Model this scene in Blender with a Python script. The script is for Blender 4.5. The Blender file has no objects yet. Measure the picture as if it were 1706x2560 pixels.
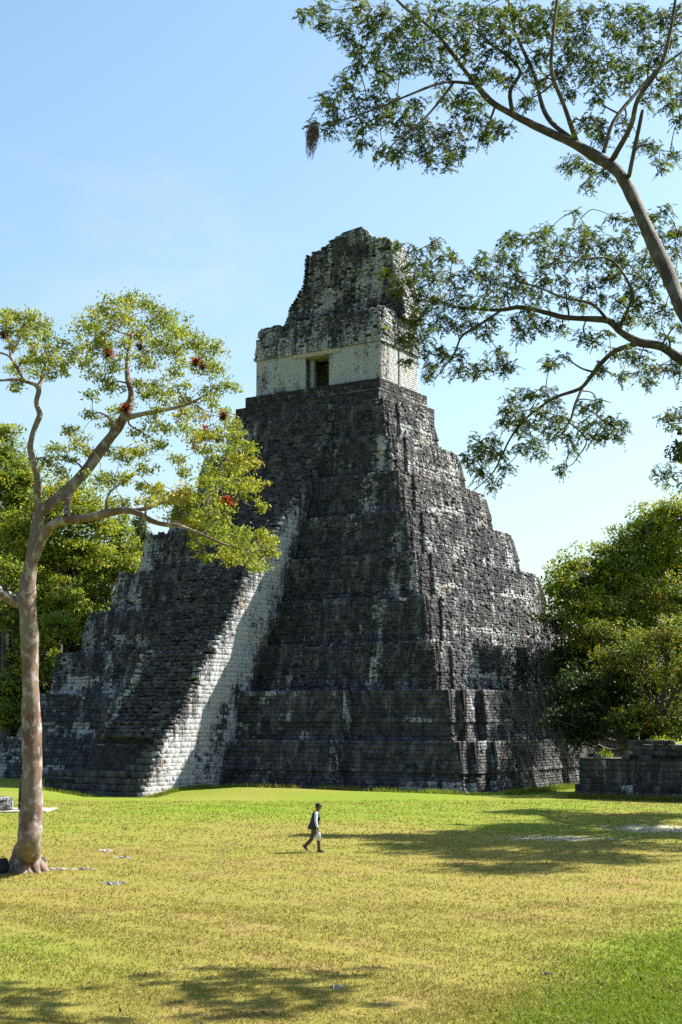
import bpy, bmesh, math, numpy as np
from mathutils import Vector
R = np.random.default_rng(7)
SC = bpy.context.scene
COL = SC.collection

# ------------------------------------------------------------------ camera
HC = 4.9                    # eye height above the plaza
FPX, CX, CY, YH = 3465.2, 853.0, 1280.0, 1792.5
PITCH = math.atan((YH - CY) / FPX)
cam_d = bpy.data.cameras.new('camera'); cam = bpy.data.objects.new('camera', cam_d); COL.objects.link(cam)
cam_d.sensor_fit = 'VERTICAL'; cam_d.sensor_height = 36.0; cam_d.lens = FPX / 2560 * 36.0
cam_d.clip_start = 0.5; cam_d.clip_end = 6000
cam.location = (0, 0, HC); cam.rotation_euler = (math.pi / 2 + PITCH, 0, 0)
SC.camera = cam

# ------------------------------------------------------------------ sky and sun
SUN_AZ, SUN_EL = math.radians(70), math.radians(44)      # azimuth from +Y towards +X
w = bpy.data.worlds.new('World'); SC.world = w; w.use_nodes = True
nt = w.node_tree; nt.nodes.clear()
sky = nt.nodes.new('ShaderNodeTexSky'); sky.sky_type = 'NISHITA'; sky.sun_disc = False
sky.sun_elevation = SUN_EL; sky.sun_rotation = SUN_AZ
sky.altitude = 200; sky.air_density = 1.5; sky.dust_density = 2.4; sky.ozone_density = 1.0
bg = nt.nodes.new('ShaderNodeBackground'); bg.inputs[1].default_value = 0.064
wo = nt.nodes.new('ShaderNodeOutputWorld')
tn = nt.nodes.new('ShaderNodeMix'); tn.data_type = 'RGBA'; tn.blend_type = 'MULTIPLY'; tn.inputs[0].default_value = 1.0; tn.inputs[7].default_value = (0.86, 0.98, 1.07, 1)   # cool daylight white balance
nt.links.new(sky.outputs[0], tn.inputs[6]); 
tcw = nt.nodes.new('ShaderNodeTexCoord'); mpw = nt.nodes.new('ShaderNodeMapping'); mpw.inputs[3].default_value = (1.0, 1.0, 2.6); nt.links.new(tcw.outputs['Generated'], mpw.inputs[0])
nzw = nt.nodes.new('ShaderNodeTexNoise'); nzw.inputs['Scale'].default_value = 3.4; nzw.inputs['Detail'].default_value = 8; nzw.inputs['Roughness'].default_value = 0.62; nt.links.new(mpw.outputs[0], nzw.inputs['Vector'])
rgw = nt.nodes.new('ShaderNodeMapRange'); rgw.inputs[1].default_value = 0.55; rgw.inputs[2].default_value = 0.80; rgw.inputs[4].default_value = 0.30; nt.links.new(nzw.outputs[0], rgw.inputs[0])
clw = nt.nodes.new('ShaderNodeMix'); clw.data_type = 'RGBA'; nt.links.new(rgw.outputs[0], clw.inputs[0]); nt.links.new(tn.outputs[2], clw.inputs[6]); clw.inputs[7].default_value = (4.6, 4.9, 5.2, 1)   # faint high haze
nt.links.new(clw.outputs[2], bg.inputs[0]); nt.links.new(bg.outputs[0], wo.inputs[0])
sd = bpy.data.lights.new('sun', 'SUN'); sd.energy = 5.0; sd.angle = math.radians(0.5); sd.color = (1.0, 0.93, 0.82)
sun = bpy.data.objects.new('sun', sd); COL.objects.link(sun)
sdir = Vector((math.sin(SUN_AZ) * math.cos(SUN_EL), math.cos(SUN_AZ) * math.cos(SUN_EL), math.sin(SUN_EL)))
sun.rotation_euler = sdir.to_track_quat('Z', 'Y').to_euler(); sun.location = (30, 30, 60)
vs = SC.view_settings
vs.view_transform = 'Standard'; vs.look = 'None'; vs.exposure = 1.75; vs.gamma = 1.0; vs.use_curve_mapping = False
SC.render.film_transparent = False
SC.cycles.use_denoising = False
SC.cycles.max_bounces = 6; SC.cycles.diffuse_bounces = 3; SC.cycles.transparent_max_bounces = 4
SC.cycles.caustics_reflective = False; SC.cycles.caustics_refractive = False

# ------------------------------------------------------------------ coordinate helpers
PHI = 0.5668
U = np.array([math.cos(PHI), -math.sin(PHI), 0.0])    # along the temple front
V = np.array([math.sin(PHI), math.cos(PHI), 0.0])     # from the front into the temple
Z = np.array([0, 0, 1.0]); ORG = np.array([7.84, 90.87, 0.0])
def W3(u, v, z):
    return ORG + U * u + V * v + Z * z
FW = np.array([0, math.cos(PITCH), math.sin(PITCH)]); UP = np.array([0, -math.sin(PITCH), math.cos(PITCH)])
EYE = np.array([0, 0, HC])
def at(px, py, d):            # a place seen in the photograph, d metres in front of the viewer
    r = FW + (px - CX) / FPX * np.array([1.0, 0, 0]) + (CY - py) / FPX * UP
    return EYE + r * (d / r[1])
def onground(px, py, z=0.0):
    r = FW + (px - CX) / FPX * np.array([1.0, 0, 0]) + (CY - py) / FPX * UP
    return EYE + r * ((z - HC) / r[2])
def smooth(a, b, x):
    t = np.clip((x - a) / (b - a), 0, 1); return t * t * (3 - 2 * t)
def vnoise(x, y, s=0):
    return (np.sin(x * 1.3 + s + 1.7 * np.sin(y * 0.9 + s)) + np.sin(y * 1.7 - s + 1.3 * np.sin(x * 1.1 + 2 * s)) + np.sin((x + y) * 0.7 + s * 3)) / 3

# ------------------------------------------------------------------ mesh helpers
def np_mesh(name, verts, faces, attrs=None, smooth_shade=False):
    verts = np.asarray(verts, dtype=np.float32).reshape(-1, 3); faces = np.asarray(faces, dtype=np.int32)
    me = bpy.data.meshes.new(name); k = faces.shape[1]
    me.vertices.add(len(verts)); me.vertices.foreach_set('co', verts.ravel())
    me.loops.add(faces.size); me.loops.foreach_set('vertex_index', faces.ravel())
    me.polygons.add(len(faces))
    me.polygons.foreach_set('loop_start', np.arange(0, faces.size, k, dtype=np.int32))
    me.polygons.foreach_set('loop_total', np.full(len(faces), k, dtype=np.int32))
    if smooth_shade: me.polygons.foreach_set('use_smooth', np.ones(len(faces), dtype=bool))
    for an, val in (attrs or {}).items():
        val = np.asarray(val, dtype=np.float32)
        if val.ndim == 1:
            a = me.attributes.new(an, 'FLOAT', 'POINT'); a.data.foreach_set('value', val)
        else:
            if val.shape[1] == 3: val = np.concatenate([val, np.ones((len(val), 1), np.float32)], 1)
            a = me.attributes.new(an, 'FLOAT_COLOR', 'POINT'); a.data.foreach_set('color', val.ravel())
    me.update(calc_edges=True)
    return me
def link(name, me, mat=None, parent=None):
    o = bpy.data.objects.new(name, me); COL.objects.link(o)
    if mat is not None and me is not None:
        me.materials.clear(); me.materials.append(mat)
    if parent is not None: o.parent = parent
    return o
def empty(name, loc=(0, 0, 0)):
    o = bpy.data.objects.new(name, None); COL.objects.link(o); o.location = tuple(loc); o.empty_display_size = 0.3
    return o
def tag(o, label, cat, group=None):
    o['label'] = label; o['category'] = cat
    if group: o['group'] = group
    return o
class MB:                      # collects polygons of any size
    def __init__(s): s.v = []; s.f = []
    def add(s, vs, fs):
        b = len(s.v); s.v += [tuple(map(float, p)) for p in vs]; s.f += [tuple(b + i for i in f) for f in fs]
    def box8(s, p):            # p: 4 bottom, 4 top, counter-clockwise from above
        s.add(p, [(3, 2, 1, 0), (4, 5, 6, 7), (0, 1, 5, 4), (1, 2, 6, 5), (2, 3, 7, 6), (3, 0, 4, 7)])
    def boxuvz(s, u0, u1, v0, v1, z0, z1):
        s.box8([W3(u0, v0, z0), W3(u1, v0, z0), W3(u1, v1, z0), W3(u0, v1, z0), W3(u0, v0, z1), W3(u1, v0, z1), W3(u1, v1, z1), W3(u0, v1, z1)])
    def box(s, x0, x1, y0, y1, z0, z1):
        s.box8([(x0, y0, z0), (x1, y0, z0), (x1, y1, z0), (x0, y1, z0), (x0, y0, z1), (x1, y0, z1), (x1, y1, z1), (x0, y1, z1)])
    def lathe(s, prof, c=(0, 0, 0), n=16, sx=1, sy=1):
        b = []
        for r, z in prof:
            for i in range(n):
                a = 2 * math.pi * i / n; b.append((c[0] + sx * r * math.cos(a), c[1] + sy * r * math.sin(a), c[2] + z))
        f = []
        for j in range(len(prof) - 1):
            for i in range(n): f.append((j * n + i, j * n + (i + 1) % n, (j + 1) * n + (i + 1) % n, (j + 1) * n + i))
        f.append(tuple(range(n - 1, -1, -1))); m = (len(prof) - 1) * n; f.append(tuple(range(m, m + n)))
        s.add(b, f)
    def tube(s, pts, rad, n=8):
        v, f = tube(np.array(pts, float), np.array(rad, float), n)
        s.add(v, [tuple(q) for q in f])
    def mesh(s, name):
        me = bpy.data.meshes.new(name); me.from_pydata(s.v, [], s.f); me.update(); return me
    def build(s, name, mat, parent=None, smooth_shade=False):
        me = s.mesh(name)
        if smooth_shade: me.polygons.foreach_set('use_smooth', np.ones(len(me.polygons), dtype=bool))
        return link(name, me, mat, parent)
def tube(P, rad, n=8, wob=0.0, seed=0):
    P = np.asarray(P, float); m = len(P)
    T = np.gradient(P, axis=0); T /= np.linalg.norm(T, axis=1, keepdims=True) + 1e-9
    ref = np.array([0.31, 0.87, 0.38]) if abs(T[0][2]) > 0.7 else Z
    rows = []
    ang = np.arange(n) * 2 * math.pi / n
    a = np.cross(T[0], ref); a /= np.linalg.norm(a)
    for i in range(m):
        a = a - T[i] * (a @ T[i]); a /= np.linalg.norm(a) + 1e-9
        b = np.cross(T[i], a)
        rr = rad[i] * (1 + wob * np.sin(ang * 2 + i * 0.7 + seed) + wob * 0.6 * np.sin(ang * 5 + i * 1.9 + seed * 2))
        rows.append(P[i] + (np.cos(ang) * rr)[:, None] * a + (np.sin(ang) * rr)[:, None] * b)
    Vv = np.concatenate(rows)
    i = np.arange(m - 1)[:, None] * n; j = np.arange(n)[None, :]; j2 = (j + 1) % n
    F = np.stack([i + j, i + j2, i + n + j2, i + n + j], -1).reshape(-1, 4)
    return Vv, F
def spline(P, k=4):            # Catmull-Rom through points (any number of columns)
    P = np.asarray(P, float); Q = np.concatenate([[2 * P[0] - P[1]], P, [2 * P[-1] - P[-2]]]); out = []
    for i in range(1, len(Q) - 2):
        for t in np.arange(k) / k:
            a, b, c, d = Q[i - 1], Q[i], Q[i + 1], Q[i + 2]
            out.append(0.5 * (2 * b + (c - a) * t + (2 * a - 5 * b + 4 * c - d) * t * t + (3 * b - a - 3 * c + d) * t ** 3))
    out.append(P[-1]); return np.array(out)
class Acc:                     # accumulates quad arrays
    def __init__(s): s.v = []; s.f = []; s.n = 0; s.a = []
    def add(s, v, f, a=None):
        s.v.append(v); s.f.append(np.asarray(f) + s.n); s.n += len(v)
        if a is not None: s.a.append(a)
    def mesh(s, name, attr=None, smooth_shade=False):
        return np_mesh(name, np.concatenate(s.v), np.concatenate(s.f), {attr: np.concatenate(s.a)} if attr else None, smooth_shade)

# ------------------------------------------------------------------ materials
def new_mat(name):
    m = bpy.data.materials.new(name); m.use_nodes = True; t = m.node_tree; t.nodes.clear()
    o = t.nodes.new('ShaderNodeOutputMaterial'); return m, t, o
class NB:
    def __init__(s, t): s.t = t
    def n(s, typ, **kw):
        x = s.t.nodes.new(typ)
        for k, val in kw.items(): setattr(x, k, val)
        return x
    def l(s, a, b): s.t.links.new(a, b)
    def setin(s, node, i, val):
        if hasattr(val, 'is_linked'): s.l(val, node.inputs[i])
        else: node.inputs[i].default_value = val
    def math(s, op, a, b=0.0, c=None):
        x = s.n('ShaderNodeMath', operation=op); s.setin(x, 0, a); s.setin(x, 1, b)
        if c is not None: s.setin(x, 2, c)
        return x.outputs[0]
    def pos(s): return s.n('ShaderNodeNewGeometry').outputs['Position']
    def mapping(s, vec, scale=(1, 1, 1), loc=(0, 0, 0), rot=(0, 0, 0)):
        x = s.n('ShaderNodeMapping'); s.l(vec, x.inputs[0]); x.inputs[1].default_value = loc; x.inputs[2].default_value = rot; x.inputs[3].default_value = scale
        return x.outputs[0]
    def noise(s, vec, scale, detail=4, rough=0.55, dist=0.0):
        x = s.n('ShaderNodeTexNoise'); s.l(vec, x.inputs['Vector']); x.inputs['Scale'].default_value = scale
        x.inputs['Detail'].default_value = detail; x.inputs['Roughness'].default_value = rough; x.inputs['Distortion'].default_value = dist
        return x.outputs[0]
    def ramp(s, fac, lo, hi, a=0.0, b=1.0):
        x = s.n('ShaderNodeMapRange', interpolation_type='SMOOTHSTEP'); s.setin(x, 0, fac)
        for i, q in ((1, lo), (2, hi), (3, a), (4, b)): x.inputs[i].default_value = q
        return x.outputs[0]
    def mix(s, fac, a, b, mode='MIX'):
        x = s.n('ShaderNodeMix', data_type='RGBA', blend_type=mode); s.setin(x, 0, fac); s.setin(x, 6, a if hasattr(a, 'is_linked') else (*a, 1)); s.setin(x, 7, b if hasattr(b, 'is_linked') else (*b, 1))
        return x.outputs[2]
    def attr(s, name, out='Fac'):
        x = s.n('ShaderNodeAttribute'); x.attribute_name = name; return x.outputs[out]
    def bump(s, h, strength, dist):
        x = s.n('ShaderNodeBump'); x.inputs['Strength'].default_value = strength; x.inputs['Distance'].default_value = dist; s.l(h, x.inputs['Height']); return x.outputs[0]
    def bsdf(s, col, rough=0.9, normal=None, spec=0.2, sheen=0):
        x = s.n('ShaderNodeBsdfPrincipled'); s.setin(x, 'Base Color', col if hasattr(col, 'is_linked') else (*col, 1)); s.setin(x, 'Roughness', rough)
        x.inputs['Specular IOR Level'].default_value = spec
        if normal is not None: s.l(normal, x.inputs['Normal'])
        return x.outputs[0]

def limestone():               # blackened limestone; attribute 'pale' says how much bare or plastered stone shows
    m, t, o = new_mat('weathered_limestone'); b = NB(t); p = b.pos()
    pale = b.attr('pale')
    geo = b.n('ShaderNodeNewGeometry'); oi = b.n('ShaderNodeObjectInfo')
    rnd = b.math('FRACT', b.math('ADD', geo.outputs['Random Per Island'], oi.outputs['Random']))
    n1 = b.noise(p, 0.45, 6, 0.62)
    n2 = b.noise(b.mapping(p, (1, 1, 1.5)), 3.2, 5, 0.7)
    n3 = b.noise(b.mapping(p, (1, 1, 0.10)), 1.7, 5, 0.65)           # run-off streaks
    n4 = b.noise(p, 9.0, 4, 0.75)
    q = b.math('MULTIPLY_ADD', b.math('SUBTRACT', n1, 0.5), 1.1, pale)
    q = b.math('MULTIPLY_ADD', b.math('SUBTRACT', n2, 0.5), 1.1, q)
    q = b.math('MULTIPLY_ADD', b.math('SUBTRACT', n3, 0.5), 1.25, q)
    q = b.math('MULTIPLY_ADD', b.math('SUBTRACT', n4, 0.5), 1.0, q)
    q = b.math('MULTIPLY_ADD', b.math('SUBTRACT', rnd, 0.5), 0.14, q)
    f = b.ramp(q, 0.46, 0.84)
    dark = b.mix(b.ramp(b.noise(p, 1.1, 5), 0.35, 0.7), (0.012, 0.013, 0.017), (0.042, 0.043, 0.047))
    dark = b.mix(b.ramp(n4, 0.46, 0.68), dark, (0.075, 0.075, 0.080))
    mid = b.ramp(b.math('ADD', b.math('MULTIPLY', b.noise(b.mapping(p, (1, 1, 0.7)), 1.5, 8, 0.75), 0.7), b.math('MULTIPLY', n3, 0.3)), 0.47, 0.62)
    dark = b.mix(b.math('MULTIPLY', mid, 0.85), dark, b.mix(b.ramp(n1, 0.4, 0.6), (0.105, 0.112, 0.124), (0.125, 0.112, 0.098)))
    light = b.mix(b.ramp(b.noise(p, 0.7, 3), 0.54, 0.68), (0.385, 0.41, 0.435), (0.45, 0.385, 0.31))
    light = b.mix(b.ramp(n4, 0.35, 0.75), b.mix(0.5, light, (0.16, 0.155, 0.15)), light)
    col = b.mix(f, dark, light)
    h = b.math('ADD', b.noise(p, 9.0, 5, 0.7), b.math('MULTIPLY', n2, 0.8))
    b.l(b.bsdf(col, 0.95, b.bump(h, 0.8, 0.06), 0.12), o.inputs[0]); return m
def core_mat():
    m, t, o = new_mat('mortar_and_rubble'); b = NB(t); p = b.pos()
    n = b.noise(p, 2.5, 6, 0.7)
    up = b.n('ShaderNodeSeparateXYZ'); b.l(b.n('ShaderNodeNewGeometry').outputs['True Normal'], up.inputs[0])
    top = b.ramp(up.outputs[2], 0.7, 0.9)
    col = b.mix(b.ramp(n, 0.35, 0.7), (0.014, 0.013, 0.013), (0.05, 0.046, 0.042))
    col = b.mix(top, col, b.mix(b.ramp(n, 0.4, 0.6), (0.05, 0.05, 0.035), (0.20, 0.19, 0.165)))  # upward faces paler: sunlight on the ledges put into the colour
    b.l(b.bsdf(col, 0.95, b.bump(b.noise(p, 5, 6, 0.75), 1.0, 0.12), 0.1), o.inputs[0]); return m
def simple(name, c0, c1, scale=4.0, bumpd=0.02, rough=0.85, spec=0.2, coords='pos'):
    m, t, o = new_mat(name); b = NB(t)
    p = b.pos() if coords == 'pos' else b.n('ShaderNodeTexCoord').outputs['Object']
    n = b.noise(p, scale, 6, 0.65)
    b.l(b.bsdf(b.mix(b.ramp(n, 0.3, 0.7), c0, c1), rough, b.bump(n, 0.6, bumpd), spec), o.inputs[0]); return m
def leaf_mat(name, trans=0.4, rough=0.55):
    m, t, o = new_mat(name); b = NB(t)
    c = b.attr('tint', 'Color')
    d = b.bsdf(c, rough, None, 0.25)
    x = b.n('ShaderNodeBsdfTranslucent'); b.l(b.mix(0.35, c, b.mix(1.0, c, (1.0, 0.95, 0.25), 'MULTIPLY')), x.inputs[0])
    mx = b.n('ShaderNodeMixShader'); mx.inputs[0].default_value = trans; b.l(d, mx.inputs[1]); b.l(x.outputs[0], mx.inputs[2]); b.l(mx.outputs[0], o.inputs[0]); return m
def turf_color(b, p):
    sep = b.n('ShaderNodeSeparateXYZ'); b.l(p, sep.inputs[0]); x, y = sep.outputs[0], sep.outputs[1]
    n1 = b.noise(p, 0.09, 5, 0.6); n2 = b.noise(p, 0.55, 5, 0.65); n3 = b.noise(p, 5.0, 4, 0.7); n4 = b.noise(p, 28.0, 3, 0.7)
    # lusher turf by the temple and in the near right corner, drier turf where people walk
    lush = b.math('MULTIPLY', b.ramp(y, 46, 78), 0.40)
    near = b.math('MULTIPLY', b.ramp(b.math('SUBTRACT', x, b.math('MULTIPLY', b.math('SUBTRACT', y, 20.0), 0.48)), -1.8, 3.2), 0.62)
    lft = b.math('MULTIPLY', b.math('MULTIPLY', b.ramp(x, -1.5, -6.0), b.ramp(y, 40, 33)), 0.22)
    g = b.math('ADD', b.math('ADD', lush, near), lft)
    g = b.math('MULTIPLY_ADD', b.math('SUBTRACT', n1, 0.5), 1.3, g)
    g = b.math('MULTIPLY_ADD', b.math('SUBTRACT', n2, 0.5), 1.1, g)
    g = b.math('MULTIPLY_ADD', b.math('SUBTRACT', n3, 0.5), 0.9, g)
    g = b.ramp(g, -0.05, 0.6)
    c = b.mix(g, (0.190, 0.168, 0.036), (0.126, 0.188, 0.013))
    dry = b.ramp(b.math('MULTIPLY_ADD', b.math('SUBTRACT', n3, 0.5), 0.6, n2), 0.50, 0.68)
    c = b.mix(b.math('MULTIPLY', dry, b.math('SUBTRACT', 0.85, b.math('MULTIPLY', g, 0.6))), c, (0.215, 0.140, 0.062))
    c = b.mix(b.math('MULTIPLY', b.ramp(n4, 0.48, 0.70), 0.45), c, (0.050, 0.054, 0.011))
    return c, g, n3, n4, x, y
def turf_mat():
    m, t, o = new_mat('plaza_turf'); b = NB(t); p = b.pos()
    c, g, n3, n4, x, y = turf_color(b, p)
    # trodden limestone showing through on the right and by the tree
    def patch(cx, cy, rx, ry):
        dx = b.math('DIVIDE', b.math('SUBTRACT', x, cx), rx); dy = b.math('DIVIDE', b.math('SUBTRACT', y, cy), ry)
        return b.math('SUBTRACT', 1.0, b.math('SQRT', b.math('ADD', b.math('MULTIPLY', dx, dx), b.math('MULTIPLY', dy, dy))))
    bare = patch(14.2, 63.5, 4.6, 4.2)
    for q in ((15.5, 58, 3.5, 3.0), (9, 58, 5, 2.4)):
        bare = b.math('MAXIMUM', bare, b.math('MULTIPLY', patch(*q), 0.85))
    bare = b.math('ADD', bare, b.math('MULTIPLY', b.math('SUBTRACT', b.noise(p, 1.1, 6, 0.7), 0.5), 1.6))
    c = b.mix(b.math('MULTIPLY', b.ramp(bare, 0.35, 0.75), 0.85), c, b.mix(b.ramp(n3, 0.3, 0.7), (0.24, 0.20, 0.15), (0.50, 0.47, 0.42)))
    h = b.math('ADD', b.math('MULTIPLY', n4, 0.5), n3)
    b.l(b.bsdf(c, 0.95, b.bump(h, 0.7, 0.09), 0.1), o.inputs[0]); return m
def blade_mat():
    m, t, o = new_mat('grass_blades'); b = NB(t); p = b.pos()
    c, g, n3, n4, x, y = turf_color(b, p)
    r = b.n('ShaderNodeNewGeometry').outputs['Random Per Island']
    c = b.mix(b.ramp(r, 0.0, 1.0, 0.0, 0.6), c, b.mix(g, (0.235, 0.208, 0.052), (0.155, 0.225, 0.016)))
    d = b.bsdf(c, 0.7, None, 0.15)
    x2 = b.n('ShaderNodeBsdfTranslucent'); b.l(c, x2.inputs[0])
    mx = b.n('ShaderNodeMixShader'); mx.inputs[0].default_value = 0.4; b.l(d, mx.inputs[1]); b.l(x2.outputs[0], mx.inputs[2]); b.l(mx.outputs[0], o.inputs[0]); return m
def bark_mat(name, c0, c1, c2, peel):
    m, t, o = new_mat(name); b = NB(t); p = b.pos()
    n1 = b.noise(b.mapping(p, (1, 1, 0.45)), 1.6, 6, 0.65, 0.6); n2 = b.noise(p, 16, 5, 0.75); n3 = b.noise(b.mapping(p, (1, 1, 0.6)), 4.5, 4, 0.6)
    c = b.mix(b.ramp(n1, 0.38, 0.6), c0, c1)
    c = b.mix(b.math('MULTIPLY', b.ramp(n3, 0.5, 0.62), peel), c, c2)
    c = b.mix(b.math('MULTIPLY', b.ramp(n2, 0.52, 0.72), 0.55), c, (0.05, 0.04, 0.035))
    b.l(b.bsdf(c, 0.75, b.bump(b.math('ADD', n2, n3), 0.7, 0.03), 0.25), o.inputs[0]); return m
M_STONE = limestone(); M_CORE = core_mat(); M_TURF = turf_mat(); M_BLADE = blade_mat()
M_LEAF = leaf_mat('leaves', 0.5); M_LEAFD = leaf_mat('forest_leaves', 0.42)
M_GUMBO = bark_mat('peeling_copper_bark', (0.165, 0.128, 0.102), (0.115, 0.064, 0.046), (0.32, 0.305, 0.285), 0.7)
M_BARK = bark_mat('grey_bark', (0.075, 0.060, 0.046), (0.038, 0.030, 0.024), (0.16, 0.145, 0.125), 0.45)
M_TRUNK = bark_mat('forest_bark', (0.075, 0.065, 0.052), (0.04, 0.035, 0.03), (0.13, 0.125, 0.11), 0.4)
M_WOOD = simple('old_zapote_beam', (0.22, 0.19, 0.15), (0.38, 0.33, 0.26), 6)

# ================================================================== ground
def gz(x, y):
    x = np.asarray(x, float); y = np.asarray(y, float)
    dx, dy = x - ORG[0], y - ORG[1]
    u = dx * U[0] + dy * U[1]; v = dx * V[0] + dy * V[1]
    h = 0.05 * vnoise(x * 0.12, y * 0.12, 1.0) + 0.03 * vnoise(x * 0.45, y * 0.45, 2.0)
    h = h * smooth(0, 8, np.abs(v) + 4)
    h = h + 0.24 * np.exp(-((v + 4.5) / 2.8) ** 2) * smooth(-18.0, -14.5, u) * smooth(4, -1, u)
    h = h + 0.10 * np.exp(-((v + 12.2) / 1.6) ** 2) * smooth(-24, -27, u)
    h = h - 0.55 * np.exp(-((v + 9.6) / 3.2) ** 2 - ((u + 20.5) / 5.0) ** 2)
    h = h + 0.10 * np.exp(-((x + 9.9) ** 2 + (y - 43.8) ** 2) / 2.5)
    return h
def rand_unit(n):
    d = R.normal(0, 1, (n, 3)); return d / np.linalg.norm(d, axis=1, keepdims=True)
def build_ground():
    xs = np.unique(np.concatenate([np.linspace(-2500, -60, 30), np.arange(-60, 60, 1.0), np.linspace(60, 2500, 30)]))
    ys = np.unique(np.concatenate([np.linspace(-400, 10, 20), np.arange(10, 130, 1.0), np.linspace(130, 5000, 40)]))
    X, Y = np.meshgrid(xs, ys); H = gz(X, Y) * smooth(140, 90, np.abs(Y - 50)) * smooth(90, 50, np.abs(X))
    P = np.stack([X, Y, H], -1).reshape(-1, 3); nx = len(xs)
    i, j = np.meshgrid(np.arange(len(ys) - 1), np.arange(nx - 1), indexing='ij'); a = (i * nx + j).ravel()
    F = np.stack([a, a + 1, a + nx + 1, a + nx], -1)
    o = link('ground', np_mesh('ground', P, F, None, True), M_TURF); o['kind'] = 'structure'
    # blades: upright triangles, denser close to the viewer
    acc_v = []; N = 0
    for d0, d1, dens, hh, ww in ((19.5, 27, 900, 0.055, 0.020), (27, 38, 420, 0.06, 0.028), (38, 55, 150, 0.055, 0.04), (55, 84, 50, 0.07, 0.06)):
        area = (d1 ** 2 - d0 ** 2) * 0.27
        n = int(area * dens); d = np.sqrt(R.uniform(d0 ** 2, d1 ** 2, n)); x = d * R.uniform(-0.265, 0.265, n)
        lush = smooth(-1.8, 3.2, x - (d - 20) * 0.48) * smooth(38, 26, d)
        keep = vnoise(x * 1.7, d * 1.7, 4) + vnoise(x * 6, d * 6, 9) * 0.8 + lush * 1.2 > R.uniform(-1.3, 0.9, n)
        du, dv = x - ORG[0], d - ORG[1]; vv = du * V[0] + dv * V[1]
        keep &= vv < -0.8
        x, d, lush = x[keep], d[keep], lush[keep]; n = len(x)
        h = hh * R.uniform(0.5, 1.25, n) * (1 + 0.7 * lush); a = R.uniform(0, math.pi, n); wv = ww * R.uniform(0.6, 1.3, n) * (1 + 0.6 * lush)
        g = gz(x, d) - 0.005
        lean = R.normal(0, 0.6, (n, 2)) * h[:, None]
        p = np.stack([x, d, g], -1); s = np.stack([np.cos(a) * wv / 2, np.sin(a) * wv / 2, np.zeros(n)], -1)
        tip = p + np.stack([lean[:, 0], lean[:, 1], h], -1)
        acc_v.append(np.stack([p - s, p + s, tip], 1).reshape(-1, 3)); N += n
    def fringe(u, v, hmax):
        nonlocal N
        n = len(u); x = ORG[0] + u * U[0] + v * V[0]; d = ORG[1] + u * U[1] + v * V[1]
        h = hmax * R.uniform(0.25, 1.0, n) ** 1.5; a = R.uniform(0, math.pi, n); wv = R.uniform(0.03, 0.07, n); p = np.stack([x, d, gz(x, d) - 0.01], -1)
        s = np.stack([np.cos(a) * wv / 2, np.sin(a) * wv / 2, np.zeros(n)], -1); ln = R.normal(0, 0.35, (n, 2)) * h[:, None]
        acc_v.append(np.stack([p - s, p + s, p + np.stack([ln[:, 0], ln[:, 1], h], -1)], 1).reshape(-1, 3)); N += n
    n = 9000; u = R.uniform(-19, 1.8, n); k = vnoise(u * 1.3, u * 0, 3) > R.uniform(-1, 0.9, n); u = u[k]; fringe(u, -1.0 - 1.6 * (u < -10.6) + R.normal(0, 0.35, len(u)) - 0.5 * R.random(len(u)) ** 2, 0.42)
    u = R.uniform(-28.4, -19.0, 3600); fringe(u, -9.45 - np.abs(R.normal(0, 0.3, len(u))), 0.30)
    v = R.uniform(-9.3, -2, 3000); fringe(-19.2 + np.abs(R.normal(0, 0.25, len(v))), v, 0.34)
    u = R.uniform(7.4, 16, 5200); fringe(u, -0.05 - np.abs(R.normal(0, 0.25, len(u))), 0.40)
    v = R.uniform(1, 14, 4200); fringe(1.2 - 0.15 * v * 0 + np.abs(R.normal(0, 0.5, len(v))) + 1.2, v, 0.45)
    # broad low leaves of the lush weeds in the near right corner
    n = 42000; d = np.sqrt(R.uniform(19.5 ** 2, 34 ** 2, n)); x = d * R.uniform(-0.1, 0.265, n)
    lush = smooth(-1.2, 3.0, x - (d - 20) * 0.48) * smooth(36, 26, d); clump = vnoise(x * 3.1, d * 3.1, 2) + 0.7 * vnoise(x * 8, d * 8, 5)
    k = (R.random(n) < lush) & (clump > R.uniform(-0.8, 0.5, n)); x, d, clump = x[k], d[k], clump[k]; n = len(x)
    p = np.stack([x, d, gz(x, d) + R.uniform(0.01, 0.07, n) * (1 + 0.8 * np.clip(clump, 0, 1))], -1); a1 = rand_unit(n); a2 = np.cross(a1, rand_unit(n)); sz = R.uniform(0.018, 0.036, n)[:, None]
    a1[:, 2] *= 0.45; a2[:, 2] *= 0.45
    acc_v.append(np.stack([p - a1 * sz, p + a1 * sz, p + a2 * sz * 1.6], 1).reshape(-1, 3)); N += n
    o = link('grass', np_mesh('grass', np.concatenate(acc_v), np.arange(N * 3).reshape(-1, 3)), M_BLADE)
    o['kind'] = 'stuff'; tag(o, 'short yellow-green turf grass covering the open plaza', 'grass')
build_ground()

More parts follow.
